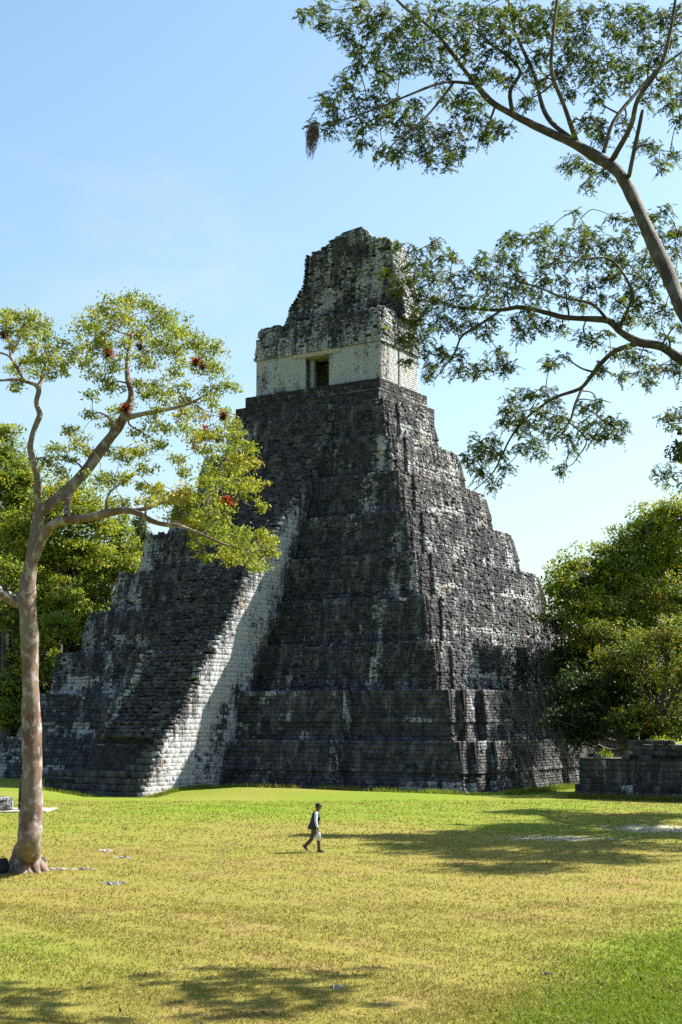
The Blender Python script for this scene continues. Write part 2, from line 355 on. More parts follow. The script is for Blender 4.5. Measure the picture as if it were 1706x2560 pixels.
# ================================================================== masonry
TPL = np.array([[0, 0, 0], [1, 0, 0], [1, 1, 0], [0, 1, 0]], float)
SF = []
for i in range(4):
    j = (i + 1) % 4; SF += [[i, j, 4 + j, 4 + i], [4 + i, 4 + j, 8 + j, 8 + i]]
SF.append([8, 9, 10, 11]); SF = np.array(SF)
def stones(P0, a, b, n, L, H, ch=0.30, wr=(0.35, 0.85), dj=0.05, back=0.12, jit=0.015, cham=0.03, clip=None, skip=0.0, base=0.02, gap=0.010, var=0.25):
    """courses of squared stones on a wall face; returns (N,12,3) vertices and (N,3) centres"""
    out = []
    rows = max(1, int(round(H / ch))); th = np.cumsum(np.concatenate([[0], R.uniform(1 - var, 1 + var, rows)])); th = th / th[-1] * H
    for r in range(rows):
        t0, t1 = th[r], th[r + 1]; s0, s1 = 0.0, L
        if clip:
            q = clip((t0 + t1) / 2)
            if q is None: continue
            s0, s1 = q
        s = s0
        while s < s1 - 0.05:
            wd = R.uniform(*wr); e = min(s + wd, s1)
            if s1 - e < wr[0] * 0.5: e = s1
            if R.random() >= skip: out.append((s, e, t0, t1))
            s = e
    if not out: return np.zeros((0, 12, 3)), np.zeros((0, 3))
    q = np.array(out); N = len(q)
    d = base + R.uniform(0, dj, N) + (R.random(N) < 0.06) * dj * R.uniform(-0.9, 0.6, N)
    S = np.stack([q[:, 0] + gap, q[:, 1] - gap, q[:, 1] - gap, q[:, 0] + gap], 1); T = np.stack([q[:, 2] + gap, q[:, 2] + gap, q[:, 3] - gap, q[:, 3] - gap], 1)
    js, jt = R.normal(0, jit, (N, 4)), R.normal(0, jit, (N, 4))
    c = np.minimum(cham, 0.3 * np.minimum(q[:, 1] - q[:, 0], q[:, 3] - q[:, 2]))[:, None]
    ins_s = np.array([1, -1, -1, 1])[None] * c; ins_t = np.array([1, 1, -1, -1])[None] * c
    def ring(s, t, w):
        return P0 + s[..., None] * a + t[..., None] * b + w[..., None] * n
    dd = np.repeat(d[:, None], 4, 1)
    r0 = ring(S, T, np.full((N, 4), -back)); r1 = ring(S + js, T + jt, dd - c)
    r2 = ring(S + js + ins_s, T + jt + ins_t, dd + R.normal(0, jit * 0.7, (N, 4)))
    VV = np.concatenate([r0, r1, r2], 1)
    cen = P0 + ((q[:, 0] + q[:, 1]) / 2)[:, None] * a + ((q[:, 2] + q[:, 3]) / 2)[:, None] * b
    return VV, cen
def stone_mesh(name, VV, pale):
    N = len(VV); F = (SF[None] + (np.arange(N) * 12)[:, None, None]).reshape(-1, 4)
    return np_mesh(name, VV.reshape(-1, 3), F, {'pale': np.repeat(pale, 12)})
def uvz(P):
    q = P - ORG; return q @ U, q @ V, P[..., 2]

TEMPLE = empty('stepped_pyramid_temple', W3(-22.6, 10, 0))
tag(TEMPLE, 'towering blackened limestone stepped pyramid with steep stair, shrine and roof comb', 'temple')
TINV = -np.array(TEMPLE.location)
def tlocal(VV): return VV + TINV
S_ALL = []; S_PALE = []; S_BIG = []       # gathered facing stones
def gather(VV, pale, big=None):
    if len(VV) == 0: return
    S_ALL.append(VV); S_PALE.append(np.clip(pale, 0, 1.2)); S_BIG.append(np.zeros(len(VV), bool) if big is None else big)

H1, HT, SU, SV, WT, DP = 3.29, 3.452, 1.69, 1.71, 45.19, 38.9
def zt(k): return H1 + HT * (k - 1) if k > 0 else 0.0
def plan(k):
    """outline at the top of terrace k, counter-clockwise, and which edges get facing stones"""
    r, l, f, bk = -SU * k, -WT + SU * k, SV * k, DP - 1.727 * k
    crisp = k <= 2
    bu, bv = (0.7, -0.2) if crisp else (0.35, -0.2)
    cu, cv = (1.3, 0.8) if crisp else (0.5, 0.12)
    su_ = cu + (0.6 if crisp else 0.22); sv_ = 2.6 if crisp else 1.6
    ar = min(-10.6, r + bu - 1.0); al = -WT - ar
    av = -1.4
    P = [(l - cu, f + cv), (l - bu, f + cv), (l - bu, f + bv), (al, f + bv), (al, f + av), (ar, f + av), (ar, f + bv), (r + bu, f + bv),
         (r + bu, f + cv), (r + cu, f + cv), (r + cu, f + sv_), (r + su_, f + sv_), (r + su_, bk - sv_), (r + cu, bk - sv_), (r + cu, bk), (l - cu, bk)]
    if k > 2: P = P[:3] + P[7:]
    return np.array(P)
def offset(P, d):
    n = len(P); out = []
    for i in range(n):
        e0 = P[i] - P[i - 1]; e1 = P[(i + 1) % n] - P[i]
        n0 = np.array([e0[1], -e0[0]]) / np.linalg.norm(e0); n1 = np.array([e1[1], -e1[0]]) / np.linalg.norm(e1)
        out.append(P[i] + (n0 + n1) * d)
    return np.array(out)
BT = 0.62
def pale_terrace(face, k, u, v, z, fr):
    """fr = height within the terrace 0..1"""
    if face == 'front':
        p = np.full(len(u), 0.26 if k > 2 else 0.17)
        p += (0.30 * (fr < 0.40) * smooth(-29, -35, u) + 0.08 * (fr < 0.36)) * smooth(-0.35, 0.3, vnoise(u * 0.8, z * 0.9, k))
        p += 0.26 * smooth(-WT + SU * k + 5, -WT + SU * k, u)
        p += 0.25 * np.exp(-((u + 9.2 + 0.05 * z) / 0.7) ** 2) * (k > 2)          # pale vertical streak
        p += 0.18 * np.exp(-((u + 4.5) / 0.8) ** 2) * (k in (3, 4, 8))
        p += 0.30 * smooth(0.38, 0.72, vnoise(u * 1.6, z * 0.16, 11)) * (k > 2)
        p += 0.20 * np.exp(-((u + 13.0) / 0.9) ** 2) * (k >= 7)
        if k == 1: p += 0.38 * (z < 0.75) * smooth(-9, -2, u) + 0.22 * smooth(-12, -14.5, u) * (R.random(len(u)) < 0.35)
        if k == 2: p += 0.34 * ((z > 4.5) & (z < 4.85)) * smooth(-9, -7, u) * (vnoise(u * 1.1, z * 0, 2) > -0.15) + 0.30 * smooth(-11.5, -14.5, u) * (R.random(len(u)) < 0.4)
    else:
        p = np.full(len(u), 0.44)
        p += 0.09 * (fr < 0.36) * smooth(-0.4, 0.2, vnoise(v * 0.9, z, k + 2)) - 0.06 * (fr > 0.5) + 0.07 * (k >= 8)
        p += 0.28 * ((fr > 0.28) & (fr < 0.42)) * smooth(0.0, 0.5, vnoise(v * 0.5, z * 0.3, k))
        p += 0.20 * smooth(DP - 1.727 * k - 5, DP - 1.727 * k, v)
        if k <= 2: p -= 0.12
    return p
TERR = []
for k in range(1, 10):
    z0, z1 = (zt(k - 1) if k > 1 else -0.5), zt(k)
    P = plan(k); h = z1 - zt(k - 1); zm = zt(k - 1) + 0.36 * h
    erode = 0.0 if k <= 2 else 0.28
    rings = [(offset(P, BT - 0.16), z0), (offset(P, BT * 0.66 - (0.18 if k <= 2 else 0.10)), zm), (offset(P, BT * 0.66 - 0.04), zm + 0.02), (offset(P, BT * 0.1 - 0.04), z1 - 0.35), (offset(P, -0.05 - erode), z1 - (0.02 if k <= 2 else 0.10))]
    mb = MB(); n = len(P)
    vs_ = []
    for ring, zz in rings: vs_ += [W3(a, b_, zz) + TINV for a, b_ in ring]
    fs = []
    for j in range(len(rings) - 1):
        for i in range(n): fs.append((j * n + i, j * n + (i + 1) % n, (j + 1) * n + (i + 1) % n, (j + 1) * n + i))
    fs.append(tuple(range((len(rings) - 1) * n, len(rings) * n)))
    mb.add(vs_, fs)
    T = mb.build('terrace', M_CORE, TEMPLE); TERR.append(T)
    for (o0, za, o1, zb, part) in ((BT - 0.14, zt(k - 1) - (0.3 if k == 1 else 0), BT * 0.66 - (0.14 if k <= 2 else 0.06), zm, 'low'), (BT * 0.66, zm, 0.0, z1 + 0.03, 'up')):
        A, B_ = offset(P, o0), offset(P, o1)
        for i in range(n):
            j = (i + 1) % n; e = A[j] - A[i]; Ln = np.linalg.norm(e); nn = np.array([e[1], -e[0]]) / Ln
            front, right = nn[1] < -0.5, nn[0] > 0.5
            if not (front or right): continue
            p0, p1 = W3(*A[i], za), W3(*A[j], za); q0 = W3(*B_[i], zb); q1 = W3(*B_[j], zb)
            a = (p1 - p0) / Ln; up = ((q0 + q1) / 2 - (p0 + p1) / 2); Hs = np.linalg.norm(up); b_ = up / Hs; nr = np.cross(a, b_)
            s_in0, s_in1 = (q0 - p0) @ a, Ln + (q1 - p1) @ a
            clip = lambda t, x0=s_in0, x1=s_in1, L=Ln, H=Hs: (x0 * t / H, L + (x1 - L) * t / H)
            rough_side = right and Ln > 4
            VV, c = stones(p0, a, b_, nr, Ln, Hs, ch=0.31 if k <= 2 and front else 0.21, wr=(0.4, 0.95) if k <= 2 and front else (0.22, 0.55),
                           dj=0.03 if k <= 2 and front else (0.085 if rough_side else 0.04), jit=0.012 if k <= 2 else 0.030, var=0.25 if k <= 2 else 0.5, gap=0.008 if k <= 2 else 0.004, cham=0.025 if k <= 2 else 0.03, clip=clip,
                           skip=0.008 if k <= 2 else (0.07 if part == 'up' else 0.05))
            if len(VV) == 0: continue
            u, v, z = uvz(c); fr = (z - zt(k - 1)) / h
            if k > 2:                      # crumbled upper rim
                rim = (fr > 0.90) & (R.random(len(u)) < 0.18); VV, u, v, z, fr = VV[~rim], u[~rim], v[~rim], z[~rim], fr[~rim]
            p = pale_terrace('front' if front else 'side', k, u, v, z, fr)
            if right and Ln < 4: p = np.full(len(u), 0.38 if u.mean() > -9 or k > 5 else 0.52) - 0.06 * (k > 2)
            p = p + 0.10 * (fr > 0.93) * (k <= 2)  # sunlit line along the lower terrace tops put into the tone
            gather(VV, p, (k == 1) & (u > -16) & front | (k == 2) & (u > -4.0) & front)

# ------------------------------------------------------------------ stair
US, UL = -19.4, -25.8
PROF_Z = np.array([-0.51, 2.82, 4.7, 6.08, 9.22, 10.74, 14.1, 16.38, 18.7, 21.0, 23.2, 24.8, 27.3, 31.0])
PROF_V = np.array([-9.17, -7.02, -5.36, -4.08, -1.89, -0.2, 1.86, 3.85, 5.9, 8.5, 10.6, 12.1, 13.6, 15.4])
pv = lambda z: np.interp(z, PROF_Z, PROF_V)
STAIR = MB(); zz = np.linspace(-0.8, 31.0, 60)
vv = pv(zz) + 0.45
body = []
for u_ in (US - 0.1, UL + 0.1):
    body += [W3(u_, v_, z_) + TINV for v_, z_ in zip(vv, zz)] + [W3(u_, 16.5, 31.0) + TINV, W3(u_, 2.5, -0.8) + TINV]
m_ = len(zz) + 2
STAIR.add(body, [tuple(range(m_ - 1, -1, -1)), tuple(range(m_, 2 * m_))] + [(i, (i + 1) % m_, m_ + (i + 1) % m_, m_ + i) for i in range(m_)])
STAIRO = STAIR.build('staircase', M_CORE, TEMPLE)
PB = MB(); PB.boxuvz(-28.15, UL + 0.2, pv(-0.5) + 0.3, 3.0, -0.8, 0.7)
me = PB.mesh('stair_landing'); me.transform(__import__('mathutils').Matrix.Translation(Vector(TINV))); link('stair_landing', me, M_CORE, TEMPLE)
z = -0.51; n_step = 0
while z < 30.7:
    crisp_step = n_step < 9
    hstep = 0.44 if crisp_step else R.uniform(0.25, 0.33)
    worn = 0.0 if n_step < 4 else smooth(1.0, 5.5, z)
    v0 = pv(z); ul = -28.2 if n_step < 4 else UL
    L = US - ul
    VV, c = stones(W3(ul, v0, z), U, Z, -V, L, hstep, ch=hstep, wr=(0.7, 1.5) if n_step < 4 else ((0.4, 1.0) if crisp_step else (0.22, 0.6)), dj=0.02 + 0.13 * worn, back=0.75 if n_step != 3 else 2.4, jit=0.008 + 0.02 * worn, cham=0.02 + 0.02 * worn, base=0.0)
    if worn > 0: VV[..., 2] += (R.normal(0, 0.04, len(VV)) * worn)[:, None]
    u, v, zz_ = uvz(c)
    if 4 <= n_step < 9:                       # slumped treads on the left of the lower flight
        sl_ = u < -21.6 + 0.40 * (n_step - 4); VV[sl_] += V * 0.75
    p = 0.13 + 0.46 * np.exp(-((u + 25.2) / 0.55) ** 2) * smooth(1.2, 2.2, zz_) * smooth(11.0, 9.0, zz_) + 0.25 * np.exp(-((u + 24.6) / 0.5) ** 2) * smooth(12, 14, zz_) * smooth(19, 16, zz_)
    p = p + 0.42 * smooth(US - 0.7, US - 0.1, u) * smooth(26, 22, zz_)
    so = link('step', stone_mesh('step', tlocal(VV), p), M_STONE, STAIRO)
    z += hstep; n_step += 1
# side wall of the stair: plastered masonry with a ragged, eroded outer edge
rag = lambda z_: 0.16 * math.sin(z_ * 2.1) + 0.12 * math.sin(z_ * 5.3 + 1) + R.uniform(-0.08, 0.10)
VV, c = stones(W3(US, -13, -0.7), V, Z, U, 30, 28.2, ch=0.30, wr=(0.3, 0.85), dj=0.014, back=0.15, jit=0.010, var=0.45, cham=0.012, gap=0.0015,
               clip=lambda t: (pv(t - 0.7) + 13 + 0.22 + (rag(t - 0.7) if t > 4 else 0), 13 + max(pv(t - 0.7) + 0.8, SV * max(0, (t - 0.7 - H1) / HT + 1) + 0.35)), base=0.03)
u, v, zz_ = uvz(c)
dist = v - pv(zz_)
wd_ = np.maximum(SV * np.maximum(0, (zz_ - H1) / HT + 1) - pv(zz_), 1.0)
p = 0.62 + 0.26 * smooth(0.7, 2.0, dist) - 0.20 * smooth(0.5, 1.0, dist / wd_) - 0.12 * smooth(1.2, 0.3, dist) * (R.random(len(u)) < 0.5) * (zz_ > 3) - 0.34 * np.exp(-((dist - 5.2) / 1.0) ** 2) * (R.random(len(u)) < 0.55) * smooth(9, 4, zz_)  # speckle and stains, plus shade toward the temple wall put into the tone
p = p - 0.55 * smooth(25.5, 27.5, zz_) - 0.25 * smooth(0.9, 0.1, SV * np.maximum(0, (zz_ - H1) / HT + 1) - v)
gather(VV, p, zz_ < 5.2)

# ------------------------------------------------------------------ shrine
Z9 = zt(9)
SH = MB()
SH.boxuvz(-30.3, -15.5, 15.6, 25.2, Z9 - 0.4, 31.9); SH.boxuvz(-29.75, -15.8, 16.3, 24.4, 31.9, 33.0)
SHP = SH.mesh('shrine_base'); SHP.transform(__import__('mathutils').Matrix.Translation(Vector(TINV)))
SHP = link('shrine_base', SHP, M_CORE, TEMPLE)
def face(P0, a, n, L, H, tilt, kind, **kw):
    b_ = (Z + np.asarray(n) * tilt); b_ = b_ / np.linalg.norm(b_); nr = np.cross(a, b_)
    VV, c = stones(P0, a, b_, nr, L, H, **kw)
    if len(VV) == 0: return
    u, v, z_ = uvz(c)
    gather(VV, kind(u, v, z_) if callable(kind) else np.full(len(u), kind))
rb = dict(ch=0.27, wr=(0.3, 0.75), dj=0.07, jit=0.02, cham=0.04)
for (ua, ub, va, vb, za, zb, pl) in ((-30.3, -15.5, 15.6, 25.2, Z9 - 0.2, 31.93, 0.18), (-29.75, -15.8, 16.3, 24.4, 31.9, 33.03, 0.16)):
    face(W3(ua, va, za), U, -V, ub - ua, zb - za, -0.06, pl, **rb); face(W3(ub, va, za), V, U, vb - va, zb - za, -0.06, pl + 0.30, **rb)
# a pale moulding between the two courses of the base
WB, WTOP = 33.0, 36.42
def tmesh(mb, name, pale, parent=None, mat=None):
    me = mb.mesh(name); me.transform(__import__('mathutils').Matrix.Translation(Vector(TINV)))
    a_ = me.attributes.new('pale', 'FLOAT', 'POINT'); a_.data.foreach_set('value', np.full(len(me.vertices), pale, np.float32))
    return link(name, me, mat or M_STONE, parent or TEMPLE)
for q in ((-20.8, -15.72, 16.12, 16.4, 31.86, 32.10), (-29.9, -27.2, 16.14, 16.4, 31.84, 32.06), (-15.86, -15.62, 16.4, 24.3, 31.9, 32.08)):
    ml = MB(); ml.boxuvz(*q); tmesh(ml, 'moulding', 0.55, SHP)
wl = MB(); wl.boxuvz(-29.15, -23.85, 17.1, 18.9, WB, WTOP); wl.boxuvz(-23.85, -23.45, 17.75, 18.1, WB, WTOP - 0.5)
wl.boxuvz(-21.38, -16.2, 17.1, 18.9, WB, WTOP); wl.boxuvz(-29.15, -16.25, 21.2, 23.5, WB, WTOP)
wl.boxuvz(-29.15, -28.0, 18.9, 21.2, WB, WTOP); wl.boxuvz(-17.4, -16.2, 18.9, 19.9, WB, WTOP); wl.boxuvz(-17.4, -16.75, 19.9, 20.2, WB, WTOP); wl.boxuvz(-17.4, -16.2, 20.2, 21.2, WB, WTOP)
wl.boxuvz(-23.85, -21.38, 17.3, 18.9, WTOP - 0.45, WTOP)
SHW = tmesh(wl, 'shrine_wall', 0.8)
kw = dict(ch=0.17, wr=(0.25, 0.9), dj=0.012, jit=0.004, cham=0.02, back=0.06, base=0.012, gap=0.002)
pl = lambda u, v, z_: 0.82 - 0.12 * smooth(WB + 0.7, WB, z_) + 0.05 * vnoise(u, z_, 3)
face(W3(-29.15, 17.08, WB), U, -V, 5.30, WTOP - WB, 0, pl, **kw); face(W3(-21.38, 17.08, WB), U, -V, 5.2, WTOP - WB, 0, pl, **kw)
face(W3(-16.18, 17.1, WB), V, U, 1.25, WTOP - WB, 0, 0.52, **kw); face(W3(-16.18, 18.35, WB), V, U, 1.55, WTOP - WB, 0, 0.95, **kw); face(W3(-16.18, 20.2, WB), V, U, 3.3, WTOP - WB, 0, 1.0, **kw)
face(W3(-23.84, 17.1, WB), V, U, 0.65, WTOP - WB - .5, 0, 0.40, **kw)
lb = MB(); lb.boxuvz(-25.0, -20.3, 16.98, 17.6, 36.02, 36.40); lb.boxuvz(-24.3, -20.9, 17.62, 18.0, 35.95, 36.25)
LIN = tmesh(lb, 'door_lintel', 0.8, SHW, M_WOOD)
for ux in (-22.0, -21.75):
    pb = MB(); pb.boxuvz(ux, ux + 0.07, 18.0, 18.07, WB, 35.9); tmesh(pb, 'gate_bar', 0.3, SHW, M_WOOD)
# cornice and upper zone
cz = MB(); cz.boxuvz(-29.35, -16.0, 16.92, 23.7, WTOP + 0.0, 36.68); tmesh(cz, 'cornice', 0.62, TEMPLE)
P0 = np.array([(-29.3, 17.0), (-16.05, 17.0), (-16.05, 23.6), (-29.3, 23.6)]); P1 = np.array([(-29.0, 17.6), (-16.4, 17.6), (-16.6, 23.2), (-28.8, 23.2)])
fz = MB(); fz.add([W3(a, b_, 36.67) for a, b_ in P0] + [W3(a, b_, 39.45) for a, b_ in P1], [(3, 2, 1, 0), (4, 5, 6, 7), (0, 1, 5, 4), (1, 2, 6, 5), (2, 3, 7, 6), (3, 0, 4, 7)])
UF = tmesh(fz, 'upper_facade', 0.3, TEMPLE, M_CORE)
rub = dict(ch=0.24, wr=(0.22, 0.6), dj=0.16, jit=0.03, cham=0.05, skip=0.06)
face(W3(-29.3, 16.98, 36.68), U, -V, 13.25, 2.95, -0.2, lambda u, v, z_: 0.52 + 0.14 * smooth(38.2, 37.2, z_), **rub)
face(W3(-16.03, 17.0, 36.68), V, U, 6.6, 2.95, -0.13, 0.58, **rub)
# roof comb
CZ = np.array([39.3, 40.8, 41.8, 42.9, 44.1, 46.2, 46.95, 47.15, 47.45, 47.9, 48.45]); CL = np.array([-28.4, -28.2, -27.9, -27.1, -26.25, -26.1, -25.9, -25.0, -24.3, -23.9, -21.9]); CR = np.array([-15.7, -15.8, -16.1, -16.4, -16.7, -17.0, -17.6, -18.6, -19.5, -19.75, -20.6])
cl = lambda z_: np.interp(z_, CZ, CL); cr = lambda z_: np.interp(z_, CZ, CR)
cm = MB(); n = len(CZ); vs_ = []
for z_, a, b_ in zip(CZ, CL, CR):
    f_ = 20.35 + (z_ - 39.3) * 0.09; k_ = 23.3 - (z_ - 39.3) * 0.06
    vs_ += [W3(a + .18, f_, z_ - .12), W3(b_ - .18, f_, z_ - .12), W3(b_ - .18, k_, z_ - .12), W3(a + .18, k_, z_ - .12)]
fs = [(4 * (n - 1) + i for i in range(4))]; fs = [tuple(fs[0])]
for j in range(n - 1):
    for i in range(4): fs.append((4 * j + i, 4 * j + (i + 1) % 4, 4 * j + 4 + (i + 1) % 4, 4 * j + 4 + i))
cm.add(vs_, fs); COMB = tmesh(cm, 'roof_comb', 0.3, TEMPLE, M_CORE)
tb = 0.09
face(W3(-28.6, 20.3, 39.2), U, -V, 13.2, 9.25, -tb, lambda u, v, z_: 0.60 + 0.10 * vnoise(u * .6, z_ * .6, 5) - 0.10 * smooth(42, 40, z_),
     clip=lambda t: ((cl(39.2 + t) + 28.6 + R.uniform(-.15, .1)), (cr(39.2 + t) + 28.6 + R.uniform(-.1, .15))), **dict(rub, dj=0.22, base=0.05))
VV, c = stones(W3(-16.0, 20.4, 39.2), V, Z, U, 3.0, 7.4, **dict(rub, ch=0.26))
u, v, z_ = uvz(c); sh = (cr(z_) + 16.0 - 0.05); VV = VV + (sh[:, None] * U)[:, None, :]; gather(VV, np.full(len(u), 0.66))
VV, c = stones(W3(-28.5, 23.2, 39.2), -V, Z, -U, 2.9, 7.5, **dict(rub, ch=0.26))
u, v, z_ = uvz(c); sh = (cl(z_) + 28.5 + 0.05); VV = VV + (sh[:, None] * U)[:, None, :]; gather(VV, np.full(len(u), 0.4))
# worn seated figure panel: a proud slab in the middle of the comb
fg = MB()
fg.add([W3(-23.25, 20.78, 45.4), W3(-19.7, 20.78, 45.4), W3(-19.7, 21.4, 45.4), W3(-23.25, 21.4, 45.4), W3(-23.1, 20.72, 47.7), W3(-19.8, 20.72, 47.9), W3(-19.8, 21.5, 47.9), W3(-23.1, 21.5, 47.7), W3(-22.4, 20.85, 48.3), W3(-20.4, 20.85, 48.5), W3(-20.4, 21.5, 48.5), W3(-22.4, 21.5, 48.3)],
       [(0, 1, 5, 4), (1, 2, 6, 5), (2, 3, 7, 6), (3, 0, 4, 7), (4, 5, 9, 8), (5, 6, 10, 9), (6, 7, 11, 10), (7, 4, 8, 11), (8, 9, 10, 11), (3, 2, 1, 0)])
tmesh(fg, 'figure_panel', 0.45, COMB)
face(W3(-23.2, 20.70, 45.5), U, -V, 3.4, 2.4, 0.0, lambda u, v, z_: 0.46 + 0 * u, **dict(rub, dj=0.08, skip=0.02))

VV = np.concatenate(S_ALL); PA = np.concatenate(S_PALE); BG = np.concatenate(S_BIG)
cen = VV.mean(1); ext = np.linalg.norm(VV[:, 9] - VV[:, 8], axis=1) * np.linalg.norm(VV[:, 11] - VV[:, 8], axis=1) / np.linalg.norm(cen - EYE, axis=1) ** 2
u, v, z_ = uvz(cen); cand = np.where(BG & (z_ > 0.1))[0]; pick = cand[np.argsort(-ext[cand])][:300]
rest = np.ones(len(VV), bool); rest[pick] = False
o = link('facing_stones', stone_mesh('facing_stones', tlocal(VV[rest]), PA[rest]), M_STONE, TEMPLE); o['kind'] = 'stuff'
for i in pick:
    link('stone', stone_mesh('stone', tlocal(VV[i:i + 1]), PA[i:i + 1]), M_STONE, STAIRO if abs(u[i] - US) < 0.12 else (TERR[0] if VV[i, :, 2].mean() < H1 else TERR[1]))

# ================================================================== low platform at the right
PLAT = empty('stone_platform', W3(15, 0, 0)); tag(PLAT, 'low dark masonry platform under the overhanging trees at the right edge', 'platform')
pinv = -np.array(PLAT.location)
pm = MB(); pm.boxuvz(7.7, 26, 0.1, 7, -0.4, 0.82); pm.boxuvz(7.9, 26, 0.5, 7, 0.82, 2.40); pm.boxuvz(10.9, 26, 0.8, 7, 2.40, 3.22)
me = pm.mesh('platform_core'); me.transform(__import__('mathutils').Matrix.Translation(Vector(pinv))); link('platform_core', me, M_CORE, PLAT)
pst = []
for (u0, v0, za, zb, Ln, n_, pa) in ((7.7, 0.08, -0.3, 0.84, 9.5, 0, 0.26), (7.9, 0.48, 0.80, 2.64, 9.4, 0, 0.13), (10.9, 0.78, 2.60, 3.52, 6.6, 0, 0.10), (7.68, 0.1, -0.3, 0.84, 3.0, 1, 0.3), (7.88, 0.5, 0.8, 2.64, 3.0, 1, 0.2)):
    if n_ == 0: VV, c = stones(W3(u0, v0, za), U, Z, -V, Ln, zb - za, ch=0.34, wr=(0.4, 0.95), dj=0.06, jit=0.016, cham=0.03, skip=0.01)
    else: VV, c = stones(W3(u0, v0 + Ln, za), -V, Z, -U, Ln, zb - za, ch=0.34, wr=(0.4, 0.95), dj=0.06, jit=0.016, cham=0.03)
    top_ = c[:, 2] > zb - 0.3; ok_ = ~(top_ & (R.random(len(VV)) < 0.48)); pst += [(VV[i:i + 1], pa + 0.05 + 0.16 * (R.random() < 0.3)) for i in range(len(VV)) if ok_[i]]
for i, (q, pa) in enumerate(pst[:300]):
    link('stone', stone_mesh('stone', q + pinv, np.array([pa])), M_STONE, PLAT)

# ================================================================== foliage tools
def leaves(C, D, Nn, L, Wd, tint, fold=0.0):
    D = D / (np.linalg.norm(D, axis=1, keepdims=True) + 1e-9); S = np.cross(D, Nn); S /= np.linalg.norm(S, axis=1, keepdims=True) + 1e-9
    L = np.asarray(L)[:, None] if np.ndim(L) else L; Wd = np.asarray(Wd)[:, None] if np.ndim(Wd) else Wd
    N_ = np.cross(S, D)
    v = np.stack([C - D * L * 0.5, C + S * Wd * 0.5 - D * L * 0.05 + N_ * fold, C + D * L * 0.5, C - S * Wd * 0.5 - D * L * 0.05 + N_ * fold], 1)
    n = len(C); return v.reshape(-1, 3), np.arange(n * 4).reshape(-1, 4), np.repeat(tint, 4, 0)
def rand_dirs(n):
    d = R.normal(0, 1, (n, 3)); return d / np.linalg.norm(d, axis=1, keepdims=True)
def pick_tints(n, pal):
    wts = np.array([p[3] for p in pal], float); idx = R.choice(len(pal), n, p=wts / wts.sum()); c = np.array([p[:3] for p in pal])[idx]
    return c
